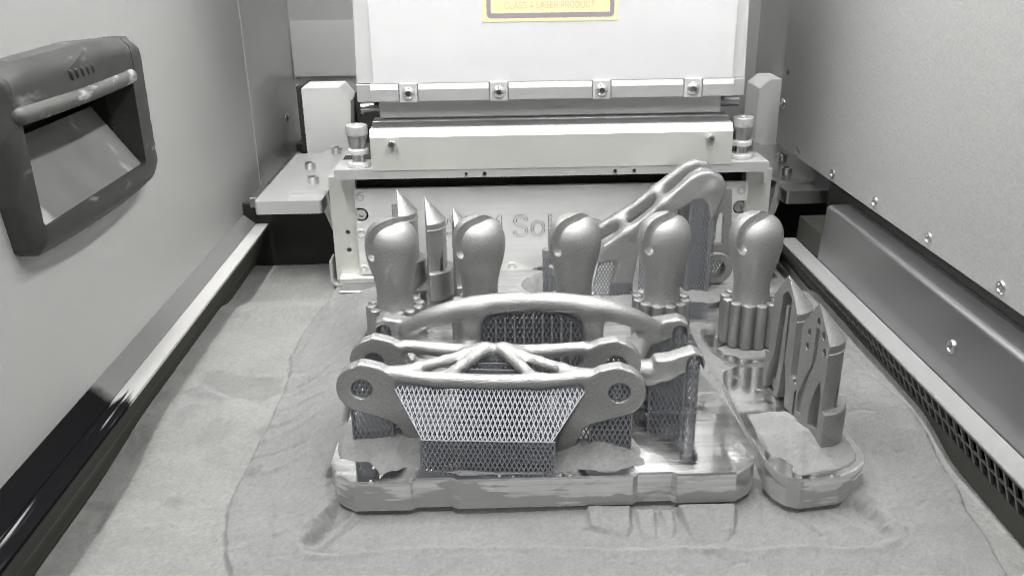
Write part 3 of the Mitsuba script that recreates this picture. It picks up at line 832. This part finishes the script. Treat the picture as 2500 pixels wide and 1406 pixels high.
# end blocks
for nm, s, lab in (('l', 1, 'pale chamfered block left of the shield, in front of a black backing'), ('r', -1, 'pale chamfered block right of the shield, beside the right wall')):
    t = thing('end_block', lab, 'block', 'chamfered end blocks')
    mx = lambda x: x if s > 0 else .1005 - x
    pts = [(-.2065, .0655), (-.2065, .1372), (-.1655, .1372), (-.1540, .1225), (-.1575, .0655)] if s > 0 else [(.3225, .0655), (.3225, .1380), (.3085, .1380), (.2975, .1285), (.2965, .0655)]
    part(t, 'body', xz(ext(Polygon(pts), .05), .625), 'm_block')
    xl, xr = (-.2125, -.1560) if s > 0 else (.2960, .3300)
    part(t, 'backing', bx(xl, xr, .5960, .63, .0610, .0650), 'm_black')
    if s > 0:
        part(t, 'side_backing', bx(-.2140, -.2072, .584, .64, .0655, .1385, .0012), 'm_black_soft')
        part(t, 'inner_backing', bx(-.1530, -.118, .600, .64, .0655, .128, .001), 'm_black_soft')
        part(t, 'screw', button_screw(.002, .001, (-.1455, .600, .105), (0, -1, 0)), 'm_steel', 40)

# support brackets under the carriage ends
for nm, s, lab in (('l', 1, 'pale metal support bracket with cap screws at the left end of the carriage'), ('r', -1, 'grey metal support bracket with cap screws at the right end of the carriage')):
    t = thing('support_bracket', lab, 'bracket', 'support brackets of the carriage')
    M = 'm_alu' if s > 0 else 'm_steel_dark'
    mir = lambda m: m if s > 0 else m.mirror((1, 0, 0)).translate((.1098, 0, 0))
    slab = rrect(-.2100 if s > 0 else -.2160, -.1508, .350, .5375, .003)
    part(t, 'slab', mir(ext(slab, .0117).translate((0, 0, .0623))), M if s > 0 else 'm_steel')
    part(t, 'end_lug', mir(bx(-.2240, -.2105, .385, .43, .0585, .0680)), 'm_steel_dark')
    cp = Polygon([(-.1842, .3725), (-.1486, .3725), (-.1406, .397), (-.1406, .5375), (-.178, .5375), (-.1842, .444)])
    part(t, 'clamp_plate', mir(ext(cp, .0028).translate((0, 0, .0742))), M if s > 0 else 'm_steel')
    arm = Polygon([(-.1552, .0741), (-.1489, .0741), (-.1479, .0647), (-.1427, .0377), (-.1474, .0380), (-.1538, .0572)])
    part(t, 'arm', mir(xz(ext(arm, .052), .425)), 'm_anod' if s > 0 else 'm_alu')
    for x, y in ((-.1798, .4559), (-.1664, .3997), (-.1645, .5234)):
        part(t, 'cap_screw', mir(cap_screw(.0052, .0064, (x, y, .0770), (0, 0, 1))), 'm_chrome', 40)

# ================================================================ BUILD PLATES
def plate_poly(pts, r):
    return Polygon(pts).buffer(-r).buffer(r, quad_segs=10)


def build_plate(poly, label, z0=-.0022, z1=P0, c=.0008):
    t = thing('build_plate', label, 'metal plate', 'build plates lying in the powder')
    low = ext(poly, z1 - z0 - c).translate((0, 0, z0))
    # a chamfered top edge: stacked outlines pulled in
    tops = [ext(poly.buffer(-c * k / 3, quad_segs=4), c / 3 + 1e-5).translate((0, 0, z1 - c + c * (k - 1) / 3)) for k in (1, 2, 3)]
    m = low
    for q in tops:
        m += q
    part(t, 'plate_body', m, 'm_plate')
    return t


A = build_plate(pA, 'large front build plate with two notches in its front edge')
part(A, 'underside', ext(pA.buffer(-.004), .004).translate((0, 0, -.0065)), 'm_black_soft')
B = build_plate(pB, 'narrow build plate with a rounded front at the right, carrying the two cut towers')
part(B, 'underside', ext(pB.buffer(-.004), .004).translate((0, 0, -.0065)), 'm_black_soft')
pE = plate_poly([(-.092, .141), (.138, .141), (.143, .150), (.143, .198), (-.092, .198)], .006)
E_ = build_plate(pE, 'build plate behind the front plate, under the four left knobs')
pC = Polygon([(.149, .165), (.150, .150), (.156, .1355), (.1625, .1285), (.170, .1285), (.180, .131), (.2065, .131), (.2065, .1985), (.160, .1985), (.151, .187)])
C_ = build_plate(pC, 'small build plate at the right under the rightmost knob')
pD = Polygon([(-.092, .206), (.140, .206), (.151, .2035), (.165, .2035), (.206, .206), (.206, .322), (-.092, .322)])
D_ = build_plate(pD, 'rear build plate under the hook bracket and the three far cut towers')

# ================================================================ KNOBS
def knob(cx, cy, label):
    t = thing('lever_knob', label, 'knob', 'printed lever knobs in a row')
    prof = [(0, .0475), (.0130, .0475), (.0127, .052), (.0124, .058), (.0127, .064), (.0138, .0705), (.0155, .0770), (.0171, .0835), (.0180, .0895), (.0182, .0935), (.0179, .0975), (.0168, .1020), (.0147, .1060), (.0112, .1092), (.0065, .1112), (.0025, .1118), (0, .1119)]
    # smooth the profile
    q = np.array(prof[1:])
    s = np.linspace(0, len(q) - 1, 60)
    from scipy.interpolate import CubicSpline
    sp = CubicSpline(np.arange(len(q)), q)(s)
    sp[-1] = (0, sp[-1, 1])
    head = lathe([(0, .0475)] + [(max(0, r), z) for r, z in sp], 96)
    c = np.array([0, 0, .0925])
    path = np.array([(.50, .25, .83), (.20, .02, .98), (-.08, -.30, .95), (-.38, -.42, .83), (-.65, -.50, .57), (-.79, -.56, .26), (-.81, -.59, -.02), (-.77, -.63, -.15)])
    path = path + [.07, -.06, 0]
    path = CubicSpline(np.arange(len(path)), path)(np.linspace(0, len(path) - 1, 26))
    cut = []
    for i, d in enumerate(path):
        d = d / np.linalg.norm(d)
        rr = .0036
        p = c + d * np.array([.0180, .0180, .0193]) * (1.0 if d[2] > -.1 else .98)
        cut.append(m3.Manifold.batch_hull([m3.Manifold.sphere(rr, 20).translate(tuple(p - d * .0042)), m3.Manifold.sphere(rr, 20).translate(tuple(p + d * .004))]))
    for p_, q_ in zip(cut[:-1], cut[1:]):
        head -= m3.Manifold.batch_hull([p_, q_])
    part(t, 'head', head.translate((cx, cy, 0)), 'm_print', 32)
    base = lathe([(0, .018), (.0158, .018), (.0158, .0482), (.0152, .0490), (0, .0490)], 64)
    part(t, 'hub', base.translate((cx, cy, 0)), 'm_print', 40)
    sup = []
    for i in range(12):
        a = (i + .35) * math.pi / 6
        px, py = cx + .0168 * math.cos(a), cy + .0168 * math.sin(a)
        pin = lathe([(0, .0182), (.0034, .0182), (.0039, .0192), (.0039, .0490), (.0036, .0502), (.0024, .0508), (0, .0509)], 24)
        part(t, 'pin', pin.translate((px, py, 0)), 'm_print', 40)
        for j in range(8):
            b = j * math.pi / 4
            sup.append(bx(px + .003 * math.cos(b) - .0003, px + .003 * math.cos(b) + .0003, py + .003 * math.sin(b) - .0003, py + .003 * math.sin(b) + .0003, P0 - .0002, .0183, .0001))
    part(t, 'support_lattice', cat(*sup), 'm_lattice', kind='stuff')


for cx, cy, lab in ((-.0695, .167, 'leftmost of the five printed lever knobs, with a far cut tower rising behind it'),
                    (-.0104, .169, 'second lever knob from the left, in front of a far cut tower'),
                    (.0552, .169, 'middle one of the five printed lever knobs, at the left foot of the hook bracket'),
                    (.1167, .168, 'fourth lever knob from the left, in front of the hook bracket'),
                    (.1790, .165, 'rightmost of the five lever knobs, its base of upright pins fully in view')):
    knob(cx, cy, lab)

# ================================================================ CUT TOWERS
def tower(cx, cy, label, cutout):
    t = thing('cut_tower', label, 'tower', 'printed half towers with pointed roofs')
    rb, rc, hc, hr, hb, ha = .0157, .0198, .0246, .0578, .0638, .0822
    body = lathe([(0, .0012), (rb, .0012), (rb, hr), (rb + .0007, hr + .0004), (rb + .0007, hr + .0010), (rb, hr + .0014), (rb, hb - .0004), (rb + .0004, hb), (.0006, ha), (0, ha)], 72)
    collar = m3.Manifold.cylinder(hc - .0022, rc, rc, 72).translate((.0012, 0, .0012)) + m3.Manifold.cylinder(.001, rc, rc - .0008, 72).translate((.0012, 0, hc - .0012))
    half = bx(0, .05, -.05, .05, -.01, .12, .00001)
    body, collar = body ^ half, collar ^ half
    mk = lambda pts, d, x0=-.0005: yz(ext(Polygon(pts).buffer(0), d), x0)
    ribs = []
    if cutout == 'slot':
        # tall pointed recess flaring out at its foot, with a rib standing in it
        cuts = [mk([(-.0008, .0732), (.0046, .0683), (.0054, .0545), (.0078, .0286), (.0150, .0120), (.0156, -.01), (-.0125, -.01), (-.0108, .0152), (-.0062, .0314), (-.0072, .0485), (-.0072, .0705)], .0090)]
        ribs = [mk([(-.0012, .0640), (-.0042, .0640), (-.0046, .0340), (-.0040, .0240), (-.0010, .0012), (.0044, .0012), (.0027, .0120), (.0006, .0300)], .0094, .0002), mk([(.0125, .0012), (.0125, .0085), (.0048, .0085), (.0048, .0012)], .0030, .0032)]
    else:
        cuts = [mk([(.0004, .0683), (-.0042, .0683), (-.0036, .0514), (-.0008, .0432), (.0031, .0343), (.0062, .0208), (.0064, .0095), (.0138, .0085), (.0130, .0192), (.0058, .0356), (.0009, .0450), (.0003, .0512)], .0024),
                mk([(-.0104, .0407), (-.0126, .0342), (-.0136, .0108), (-.0018, .0085), (-.0026, .0199), (-.0058, .0312)], .0120),
                mk([(.0168, -.01), (.0168, .0190), (.0142, .0225), (.0142, -.01)], .0040)]
        for wy, wz, h in ((-.0014, .0722, .0030), (.0074, .0622, .0026), (-.0084, .0668, .0028), (.0078, .0534, .0026), (-.0112, .0582, .0028)):
            cuts.append(mk([(wy - .0017, wz - h * .4), (wy, wz - h), (wy + .0017, wz - h * .4), (wy + .0017, wz + h * .4), (wy, wz + h), (wy - .0017, wz + h * .4)], .0050))
    for c in cuts:
        body -= c
        collar -= c
    for r in ribs:
        body += r ^ half
    turn = lambda m: m.rotate((0, 0, 7)).translate((cx, cy, P0))
    part(t, 'tower_body', turn(body), 'm_print', 24)
    part(t, 'collar', turn(collar - lathe([(0, -.01), (rb - .0003, -.01), (rb - .0003, .09), (0, .09)], 72)), 'm_print', 24)
    rr = rc - .0003
    lat = lattice(sbox(0, -.0005, math.pi * rr, .0022), .0013, .0020, .0004, .0004, lambda q: (np.stack([cx + .0016 + rr * np.sin(q[:, 0] / rr), cy - rr * np.cos(q[:, 0] / rr), P0 + q[:, 1]], 1), np.stack([np.sin(q[:, 0] / rr), -np.cos(q[:, 0] / rr), 0 * q[:, 0]], 1)), curve=True)
    part(t, 'support_lattice', lat, 'm_lattice', kind='stuff')
    return t


tower(.1770, .0372, 'near cut tower, its flat side pierced by small windows above an arched doorway', 'windows')
tower(.1740, .0808, 'cut tower at the right with a tall slot, behind the windowed tower', 'slot')
t1 = tower(-.0780, .2930, 'leftmost far cut tower, its cone rising right behind the leftmost knob', 'slot')
strip = lattice(sbox(0, 0, .005, .066), .0017, .0030, .0005, .0005, flat_map((-.0832, .2980, P0 + .002), (1, 0, 0), (0, 0, 1)))
part(t1, 'support_lattice', strip, 'm_lattice', kind='stuff')
tower(-.0537, .2690, 'middle one of the three far cut towers, its round side and collar fully in view', 'windows')
tower(-.0307, .2390, 'far cut tower mostly hidden behind the second knob from the left', 'slot')

# ================================================================ CLEVIS BRACKET (front)
CB = thing('clevis_bracket', 'printed bracket with round eyes and open struts above a fan of lattice', 'bracket')
phi = math.radians(4.6)
eu = np.array([math.cos(phi), -math.sin(phi), 0])
ev = np.array([math.sin(phi), math.cos(phi), 0])
org = np.array([.0666, .0220, 0]) - .0711 * eu          # middle of the front face
to_w = lambda S, V, W: org + np.outer(np.ravel(S), eu) + np.outer(np.ravel(V), ev) + np.outer(np.ravel(W), [0, 0, 1.0])
ARM = [(.0711, .0692), (.060, .0676), (.0540, .0640), (.0525, .0575), (.046, .044), (.040, .032), (.0345, .0172), (.042, .0152), (.0475, .021), (.052, .031), (.0565, .0345), (.064, .0368), (.0711, .0400)]


def clevis(P):
    s, v, w = np.abs(P[:, 0]), P[:, 1], P[:, 2]
    sw = np.stack([s, w], 1)
    A3 = np.stack([s, v, w], 1)
    d2 = smin(sd_poly(sw, ARM), np.hypot(s - .0711, w - .0545) - .0146, .004)
    bars = None
    out = None
    for v0, wz in ((.0, .0592), (.0340, .0612)):
        pl = sd_slab(d2, v, v0, v0 + .0085, .0012)
        bar = sd_tube(A3, [(0, v0 + .0036, wz - .0008), (.030, v0 + .0036, wz), (.052, v0 + .0042, wz + .0022)], [.0044, .0042, .0038])
        e = smin(pl, bar, .004)
        out = e if out is None else np.minimum(out, e)
    for pts in ([(.0255, .004, .0595), (.0165, .018, .0612), (.0048, .035, .0628)], [(.052, .005, .0625), (.040, .013, .0622), (.027, .022, .0618), (.0165, .030, .0618), (.006, .036, .0625)]):
        out = smin(out, sd_tube(A3, pts, [.0033] * len(pts)), .0045)
    out = smin(out, sd_cap(A3, (0, .037, .0615), (.006, .037, .0615), .0036, .003), .003)
    keel = sd_slab(sd_poly(sw, [(.034, .0175), (.044, .0300), (.0475, .0300), (.0420, .0155)]), v, .002, .041, .001)
    out = smin(out, keel, .003)
    hole = np.hypot(s - .0711, w - .0545) - .0058
    return smax(out, -hole, .0006)


cl = surface_net(clevis, (-.0890, -.0020, .0125), (.0890, .0450, .0715), .00085, 2)
cl.vertices = to_w(cl.vertices[:, 0], cl.vertices[:, 1], cl.vertices[:, 2])
part(CB, 'body', cl, 'm_print', True)
latt = []
# fan of mesh below the front bar: leaning sheet, then an upright skirt
y_top, y_bot = .0015, -.0205
zt, zb = .0566, .0355
fan = Polygon([(-.0535, 1), (.0535, 1), (.0345, 0), (-.0350, 0)])
L = math.hypot(y_top - y_bot, zt - zb)


def fan_map(off):
    n_ = np.cross(eu, (ev * (y_top - y_bot) + np.array([0, 0, zt - zb])) / L)

    def f(q):
        tt = q[:, 1] / L
        p = to_w(q[:, 0] * (1 - .0 * tt), y_bot + tt * (y_top - y_bot), zb + tt * (zt - zb))
        return p + n_ * off, np.broadcast_to(n_, (len(q), 3))
    return f


fan_s = affinity.scale(fan, 1, L, origin=(0, 0))
part(CB, 'support_lattice', lattice(fan_s, .0026, .0066, .00062, .0006, fan_map(0), curve=True), 'm_lattice', kind='stuff', label='fan of diamond mesh under the front bar')
for off in (-.0035, -.007):
    latt.append(lattice(fan_s.buffer(-.0015), .0026, .0066, .0006, .0006, fan_map(off)))
skirt = sbox(-.0365, P0 - .001, .0362, zb)
vm = lambda v: (lambda q: (to_w(q[:, 0], np.full(len(q), v), q[:, 1]), np.broadcast_to(np.cross(eu, [0, 0, 1.0]), (len(q), 3))))
um = lambda s: (lambda q: (to_w(np.full(len(q), s), q[:, 0], q[:, 1]), np.broadcast_to(eu, (len(q), 3))))
for v in (y_bot, y_bot + .0030, y_bot + .009):
    latt.append(lattice(skirt, .0026, .0056, .00065, .0006, vm(v)))
latt.append(lattice(sbox(-.0535, .057, .0535, .0600), .0013, .0034, .0004, .0008, vm(.0012), border=False))
# curtains below the eyes
for sgn in (-1, 1):
    pg = Polygon([(.0555, P0), (.0785, P0), (.0785, .0425), (.0711, .0398), (.0640, .0366), (.0560, .0340)])
    for v in (.0020, .0050, .0075, .036, .0400):
        q = affinity.scale(pg, sgn, 1, origin=(0, 0))
        latt.append(lattice(q, .0029, .0064, .00065, .0006, vm(v)))
    for s in (.0555, .0785):
        latt.append(lattice(sbox(.002, P0, .0078, .037), .0026, .0064, .0006, .0006, um(sgn * s)))
    inner = affinity.scale(Polygon([(.0445, P0), (.0555, P0), (.0555, .0335), (.052, .030), (.0475, .021)]), sgn, 1, origin=(0, 0))
    latt.append(lattice(inner, .0029, .0064, .0006, .0006, vm(.0070)))
    # mesh standing inside the eyes
    for v0 in (.001, .0365):
        disc = Point(sgn * .0711, .0545).buffer(.0057, quad_segs=8)
        for dv in (.0022, .0042, .0060):
            latt.append(lattice(affinity.translate(disc, 0, 0), .0026 + .09 * dv, .0056, .0008, .0008, vm(v0 - .001 + dv), border=False))
# mesh inside the truss
for v in (.012, .018, .026, .032):
    latt.append(lattice(Polygon([(-.020, .020), (.020, .020), (.0145, .0585), (-.0145, .0585)]), .0029, .0064, .0006, .0006, vm(v)))
for i, l in enumerate((latt,)):
    part(CB, 'support_lattice', trimesh.util.concatenate(l), 'm_lattice', kind='stuff')

# ================================================================ ARCH BRACKET
AB = thing('arch_bracket', 'printed bracket with one wide arch and four hooked lugs, just behind the clevis bracket', 'bracket')
xc = .0225


from scipy.interpolate import CubicSpline
_n = np.array([(0, .1005, .0768, .0056), (.0225, .1005, .0758, .0056), (.040, .1010, .0728, .0055), (.052, .102, .0694, .0053), (.064, .105, .0640, .0051), (.0735, .110, .0568, .0051), (.0775, .1135, .0525, .0053)])
_n = CubicSpline(np.arange(len(_n)), _n)(np.linspace(0, len(_n) - 1, 22))


def arch(P):
    s = np.abs(P[:, 0] - xc)
    y = P[:, 1] + .06 * (P[:, 0] - xc)
    A3 = np.stack([s, y, P[:, 2]], 1)
    top = sd_tube(A3, _n[:, :3], list(_n[:, 3]), .003)
    leg = sd_tube(A3, [(.0345, .1005, .0715), (.0375, .100, .060), (.0385, .0985, .046), (.0395, .095, .022)], [.0056, .0060, .0070, .0080], .004)
    out = smin(top, leg, .006)
    fr = sd_tube(A3, [(.040, .094, .042), (.050, .089, .0385), (.060, .083, .0372), (.070, .0778, .0400), (.0795, .0757, .0450)], [.0080, .0080, .0078, .0070, .0062], .005)
    rr = sd_tube(A3, [(.040, .100, .044), (.052, .103, .0415), (.062, .107, .0425), (.070, .111, .0460), (.0775, .1135, .0500)], [.0075, .0064, .0056, .0054, .0056], .004)
    out = smin(smin(out, fr, .006), rr, .005)
    out = smin(out, sd_cap(A3, (.060, .086, .034), (.067, .106, .038), .0060, .0052), .008)
    out = smin(out, sd_cap(A3, (.058, .090, .030), (.070, .085, .022), .0070, .0060), .008)
    for cy, za, zb_ in ((.0757, .0465, .0520), (.1195, .0510, .0540)):
        poly = [(.072, za - .008), (.072, za + .0055), (.080, za + .0062), (.0945, zb_ + .0058), (.1000, zb_ + .0030), (.1020, zb_ - .0030), (.1005, zb_ - .0085), (.0960, zb_ - .0095), (.0890, zb_ - .0085), (.080, za - .009)]
        lug = sd_slab(sd_poly(A3[:, [0, 2]], poly), A3[:, 1], cy - .0060, cy + .0060, .0018)
        out = smin(out, lug, .0035)
        hole = np.minimum(np.hypot(A3[:, 0] - .0953, A3[:, 2] - (zb_ - .0035)) - .0046, np.maximum(np.abs(A3[:, 0] - .0953) - .0046, A3[:, 2] - (zb_ - .0035)))
        out = smax(out, -hole, .0008)
    return out


ab = surface_net(arch, (xc - .106, .060, .0135), (xc + .106, .140, .0850), .001, 2)
part(AB, 'body', ab, 'm_print', True)
latt = []
yy = lambda s, y, sg: y - .06 * sg * s
for sg in (-1, 1):
    for cy, zb_ in ((.0757, .0520), (.1195, .0540)):
        cx = xc + sg * .0953
        cyy = cy - .06 * sg * .0953
        r = .0040
        latt.append(lattice(sbox(0, P0 - .001, 2 * math.pi * r, zb_ + .0003), 2 * math.pi * r / 7, .0062, .0006, .0006, tube_map(cx, cyy, r), curve=True))
        cur = sbox(.0695, P0, .0905, zb_ - .0098)
        for dy in (-.004, .0, .004):
            fm = flat_map((xc, cy + dy, 0), (sg, -.06 * sg, 0), (0, 0, 1))
            latt.append(lattice(cur, .0029, .0064, .0006, .0006, lambda q, sg=sg, c0=cy + dy: (np.stack([xc + sg * q[:, 0], c0 - .06 * sg * q[:, 0], q[:, 1]], 1), np.broadcast_to([0, -1.0, 0], (len(q), 3)))))
part(AB, 'support_lattice', trimesh.util.concatenate(latt), 'm_lattice', kind='stuff')
# curtain under the arch with upright ribs
arc_pts = [(-.0325, P0), (-.0325, .052)] + [(.0325 * math.sin(t), .052 + .0195 * math.cos(t) ** .7) for t in np.linspace(-1.45, 1.45, 15)] + [(.0325, .052), (.0325, P0)]
cur = Polygon(arc_pts).buffer(0)
sheets = []
for y0 in (.0985, .1005, .1030, .106):
    sheets.append(lattice(cur, .0030, .0066, .0006, .0006, lambda q, y0=y0: (np.stack([xc + q[:, 0], y0 - .06 * q[:, 0], q[:, 1]], 1), np.broadcast_to([0, -1.0, 0], (len(q), 3)))))
part(AB, 'support_lattice', trimesh.util.concatenate(sheets), 'm_lattice', kind='stuff', label='mesh curtain filling the arch')
for i in range(9):
    s = -.0225 + i * .0058
    zt_ = .0705 - 9.0 * s * s
    part(AB, 'rib', bx(xc + s - .0006, xc + s + .0006, .0955 - .06 * s, .0980 - .06 * s, P0, zt_, .0002), 'm_print')
for sg in (-1, 1):
    part(AB, 'side_sheet', bx(xc + sg * .0308 - .0024, xc + sg * .0308 + .0024, .1010 - .06 * sg * .03, .1022 - .06 * sg * .03, P0, .058, .0002), 'm_print')

# ================================================================ HOOK BRACKET
HB = thing('hook_bracket', 'tall printed bracket of parallel slanting hooks held up by perforated columns', 'bracket')
HOOK = [(.0815, .0435), (.0865, .0592), (.1132, .0782), (.1530, .1136), (.1605, .1172), (.1690, .1176), (.1770, .1136), (.1816, .1060), (.1795, .0962), (.1730, .0800), (.1708, .0785), (.1690, .0814), (.1672, .0905), (.1630, .0950), (.1575, .0945), (.1434, .0862), (.1278, .0740), (.1150, .0536), (.1110, .0258), (.0935, .0262), (.0985, .0462)]
HOOK2 = [(.0800, .0470), (.0862, .0612), (.1138, .0790), (.1540, .1115), (.1640, .1150), (.1735, .1130), (.1780, .1060), (.1765, .0980), (.170, .090), (.160, .094), (.1434, .0835), (.1278, .0735), (.1100, .0610), (.0860, .0465)]
HOOK3 = [(.143, .0960), (.1547, .1095), (.1640, .1150), (.1745, .1130), (.1790, .1060), (.178, .098), (.170, .092), (.160, .096), (.150, .092)]


def hook(P):
    xz_ = P[:, [0, 2]]
    h1 = sd_slab(sd_poly(xz_, HOOK), P[:, 1], .2545, .2655, .0022)
    h2 = sd_slab(sd_poly(xz_ + [0, -.0042], HOOK2), P[:, 1], .2870, .2960, .0030)
    h3 = sd_slab(sd_poly(xz_ + [0, -.001], HOOK3), P[:, 1], .2725, .2785, .0018)
    out = np.minimum(h1, np.minimum(h2, h3))
    for x, z in ((.1345, .0915), (.1060, .0685), (.170, .104)):
        out = smin(out, sd_cap(P, (x, .259, z), (x, .291, z), .0040, .0040), .007)
    ridge_ = sd_cap(P, (.088, .262, .0540), (.158, .262, .1105), .003, .003)
    return out


hk = surface_net(hook, (.0785, .2510, .0235), (.1860, .3000, .1210), .001, 2)
part(HB, 'hooks', hk, 'm_print', True)
eye = Polygon([(.1690, .0980), (.1900, .0950), (.1925, .060), (.1968, .034), (.1900, .020), (.1820, .0165), (.1730, .020), (.1690, .030), (.1700, .060)]).buffer(.002)
eye = eye.difference(Point(.1825, .0310).buffer(.0075)).difference(Polygon([(.1790, .0510), (.1868, .0510), (.1862, .0740), (.1845, .0760)]).buffer(.0012))
part(HB, 'eye_plate', xz(ext(eye, .006), .285), 'm_print', 30, label='flat plate with a round eye and a slot beside the hook tip')
part(HB, 'eye_ring', along(lathe([(.0078, 0), (.0128, 0), (.0138, .001), (.0138, .0045), (.0128, .0055), (.0078, .0055)], 48), (.1825, .2785, .0310), (0, -1, 0)), 'm_print', 40)
latt = []
ym = lambda y: flat_map((0, y, 0), (1, 0, 0), (0, 0, 1))
xm = lambda x: flat_map((x, 0, 0), (0, 1, 0), (0, 0, 1))
D3 = dict(cw=.0026, ch=.0050, w=.00085, t=.0006)
col = sbox(.1548, P0, .1705, .0945)
for y in (.2560,):
    latt.append(lattice(col, fmap=ym(y), **D3))
for x in (.1715,):
    latt.append(lattice(sbox(.2560, P0, .275, .092), fmap=xm(x), **D3))
legp = sbox(.0940, P0, .1108, .0268)
for y in (.2552,):
    latt.append(lattice(legp, .0030, .0054, .00085, .0006, ym(y)))
latt.append(lattice(sbox(.2552, P0, .265, .0268), fmap=xm(.1108), **D3))
wedge = Polygon([(.078, P0), (.0935, P0), (.0965, .0475), (.083, .0430)])
for y in (.2570,):
    latt.append(lattice(wedge, fmap=ym(y), **D3))
back = Polygon([(.1165, P0), (.1270, P0), (.1270, .073), (.1165, .055)])
for y in (.2580,):
    latt.append(lattice(back, fmap=ym(y), **D3))
under = Polygon([(.128, P0), (.149, P0), (.149, .088), (.128, .0735)])
for y in (.2720, .2900):
    latt.append(lattice(under, fmap=ym(y), **D3))
latt.append(lattice(sbox(.172, .060, .1765, .080), fmap=ym(.262), **D3))
latt.append(lattice(sbox(.172, P0, .1765, .060), fmap=ym(.266), **D3))
latt.append(lattice(Polygon(Point(.1825, .0310).buffer(.0072).exterior.coords), fmap=ym(.2805), **D3))
latt.append(lattice(sbox(.1735, P0, .190, .0195), .0024, .0036, .0009, .0006, ym(.2800)))
part(HB, 'support_lattice', trimesh.util.concatenate(latt), 'm_lattice', kind='stuff', label='perforated columns under the hooks')
part(HB, 'shade_back', bx(.1546, .1713, .2756, .2764, P0, .0925, .0002), 'm_print')  # added wall shutting out light so the column holes look dark
part(HB, 'shade_wall', bx(.1698, .1706, .2568, .2750, P0, .0920, .0002), 'm_print')  # added side wall, keeps the inside of the column dark
part(HB, 'shade_back', bx(.0938, .1110, .2652, .2660, P0, .0260, .0002), 'm_print')  # added wall darkening the leg column from behind
part(HB, 'column_side', bx(.1535, .1543, .2562, .285, P0, .093, .0002), 'm_print')
part(HB, 'column_edge', bx(.1716, .1728, .2560, .2600, P0, .078, .0003), 'm_print')
part(HB, 'post', bx(.1492, .1518, .276, .279, P0, .086, .0003), 'm_print')
for x, y, h in ((.0420, .2520, .036), (.0460, .2380, .027)):
    k = part(HB, 'support_post', lattice(sbox(0, P0 - .001, 2 * math.pi * .0036, P0 + h), 2 * math.pi * .0036 / 9, .0044, .0009, .0006, tube_map(x, y, .0036), curve=True), 'm_lattice', kind='stuff')
    part(HB, 'post_cap', lathe([(0, 0), (.0042, 0), (.0042, .006), (.0036, .0068), (0, .0068)], 28).translate((x, y, P0 + h)), 'm_print', 40)
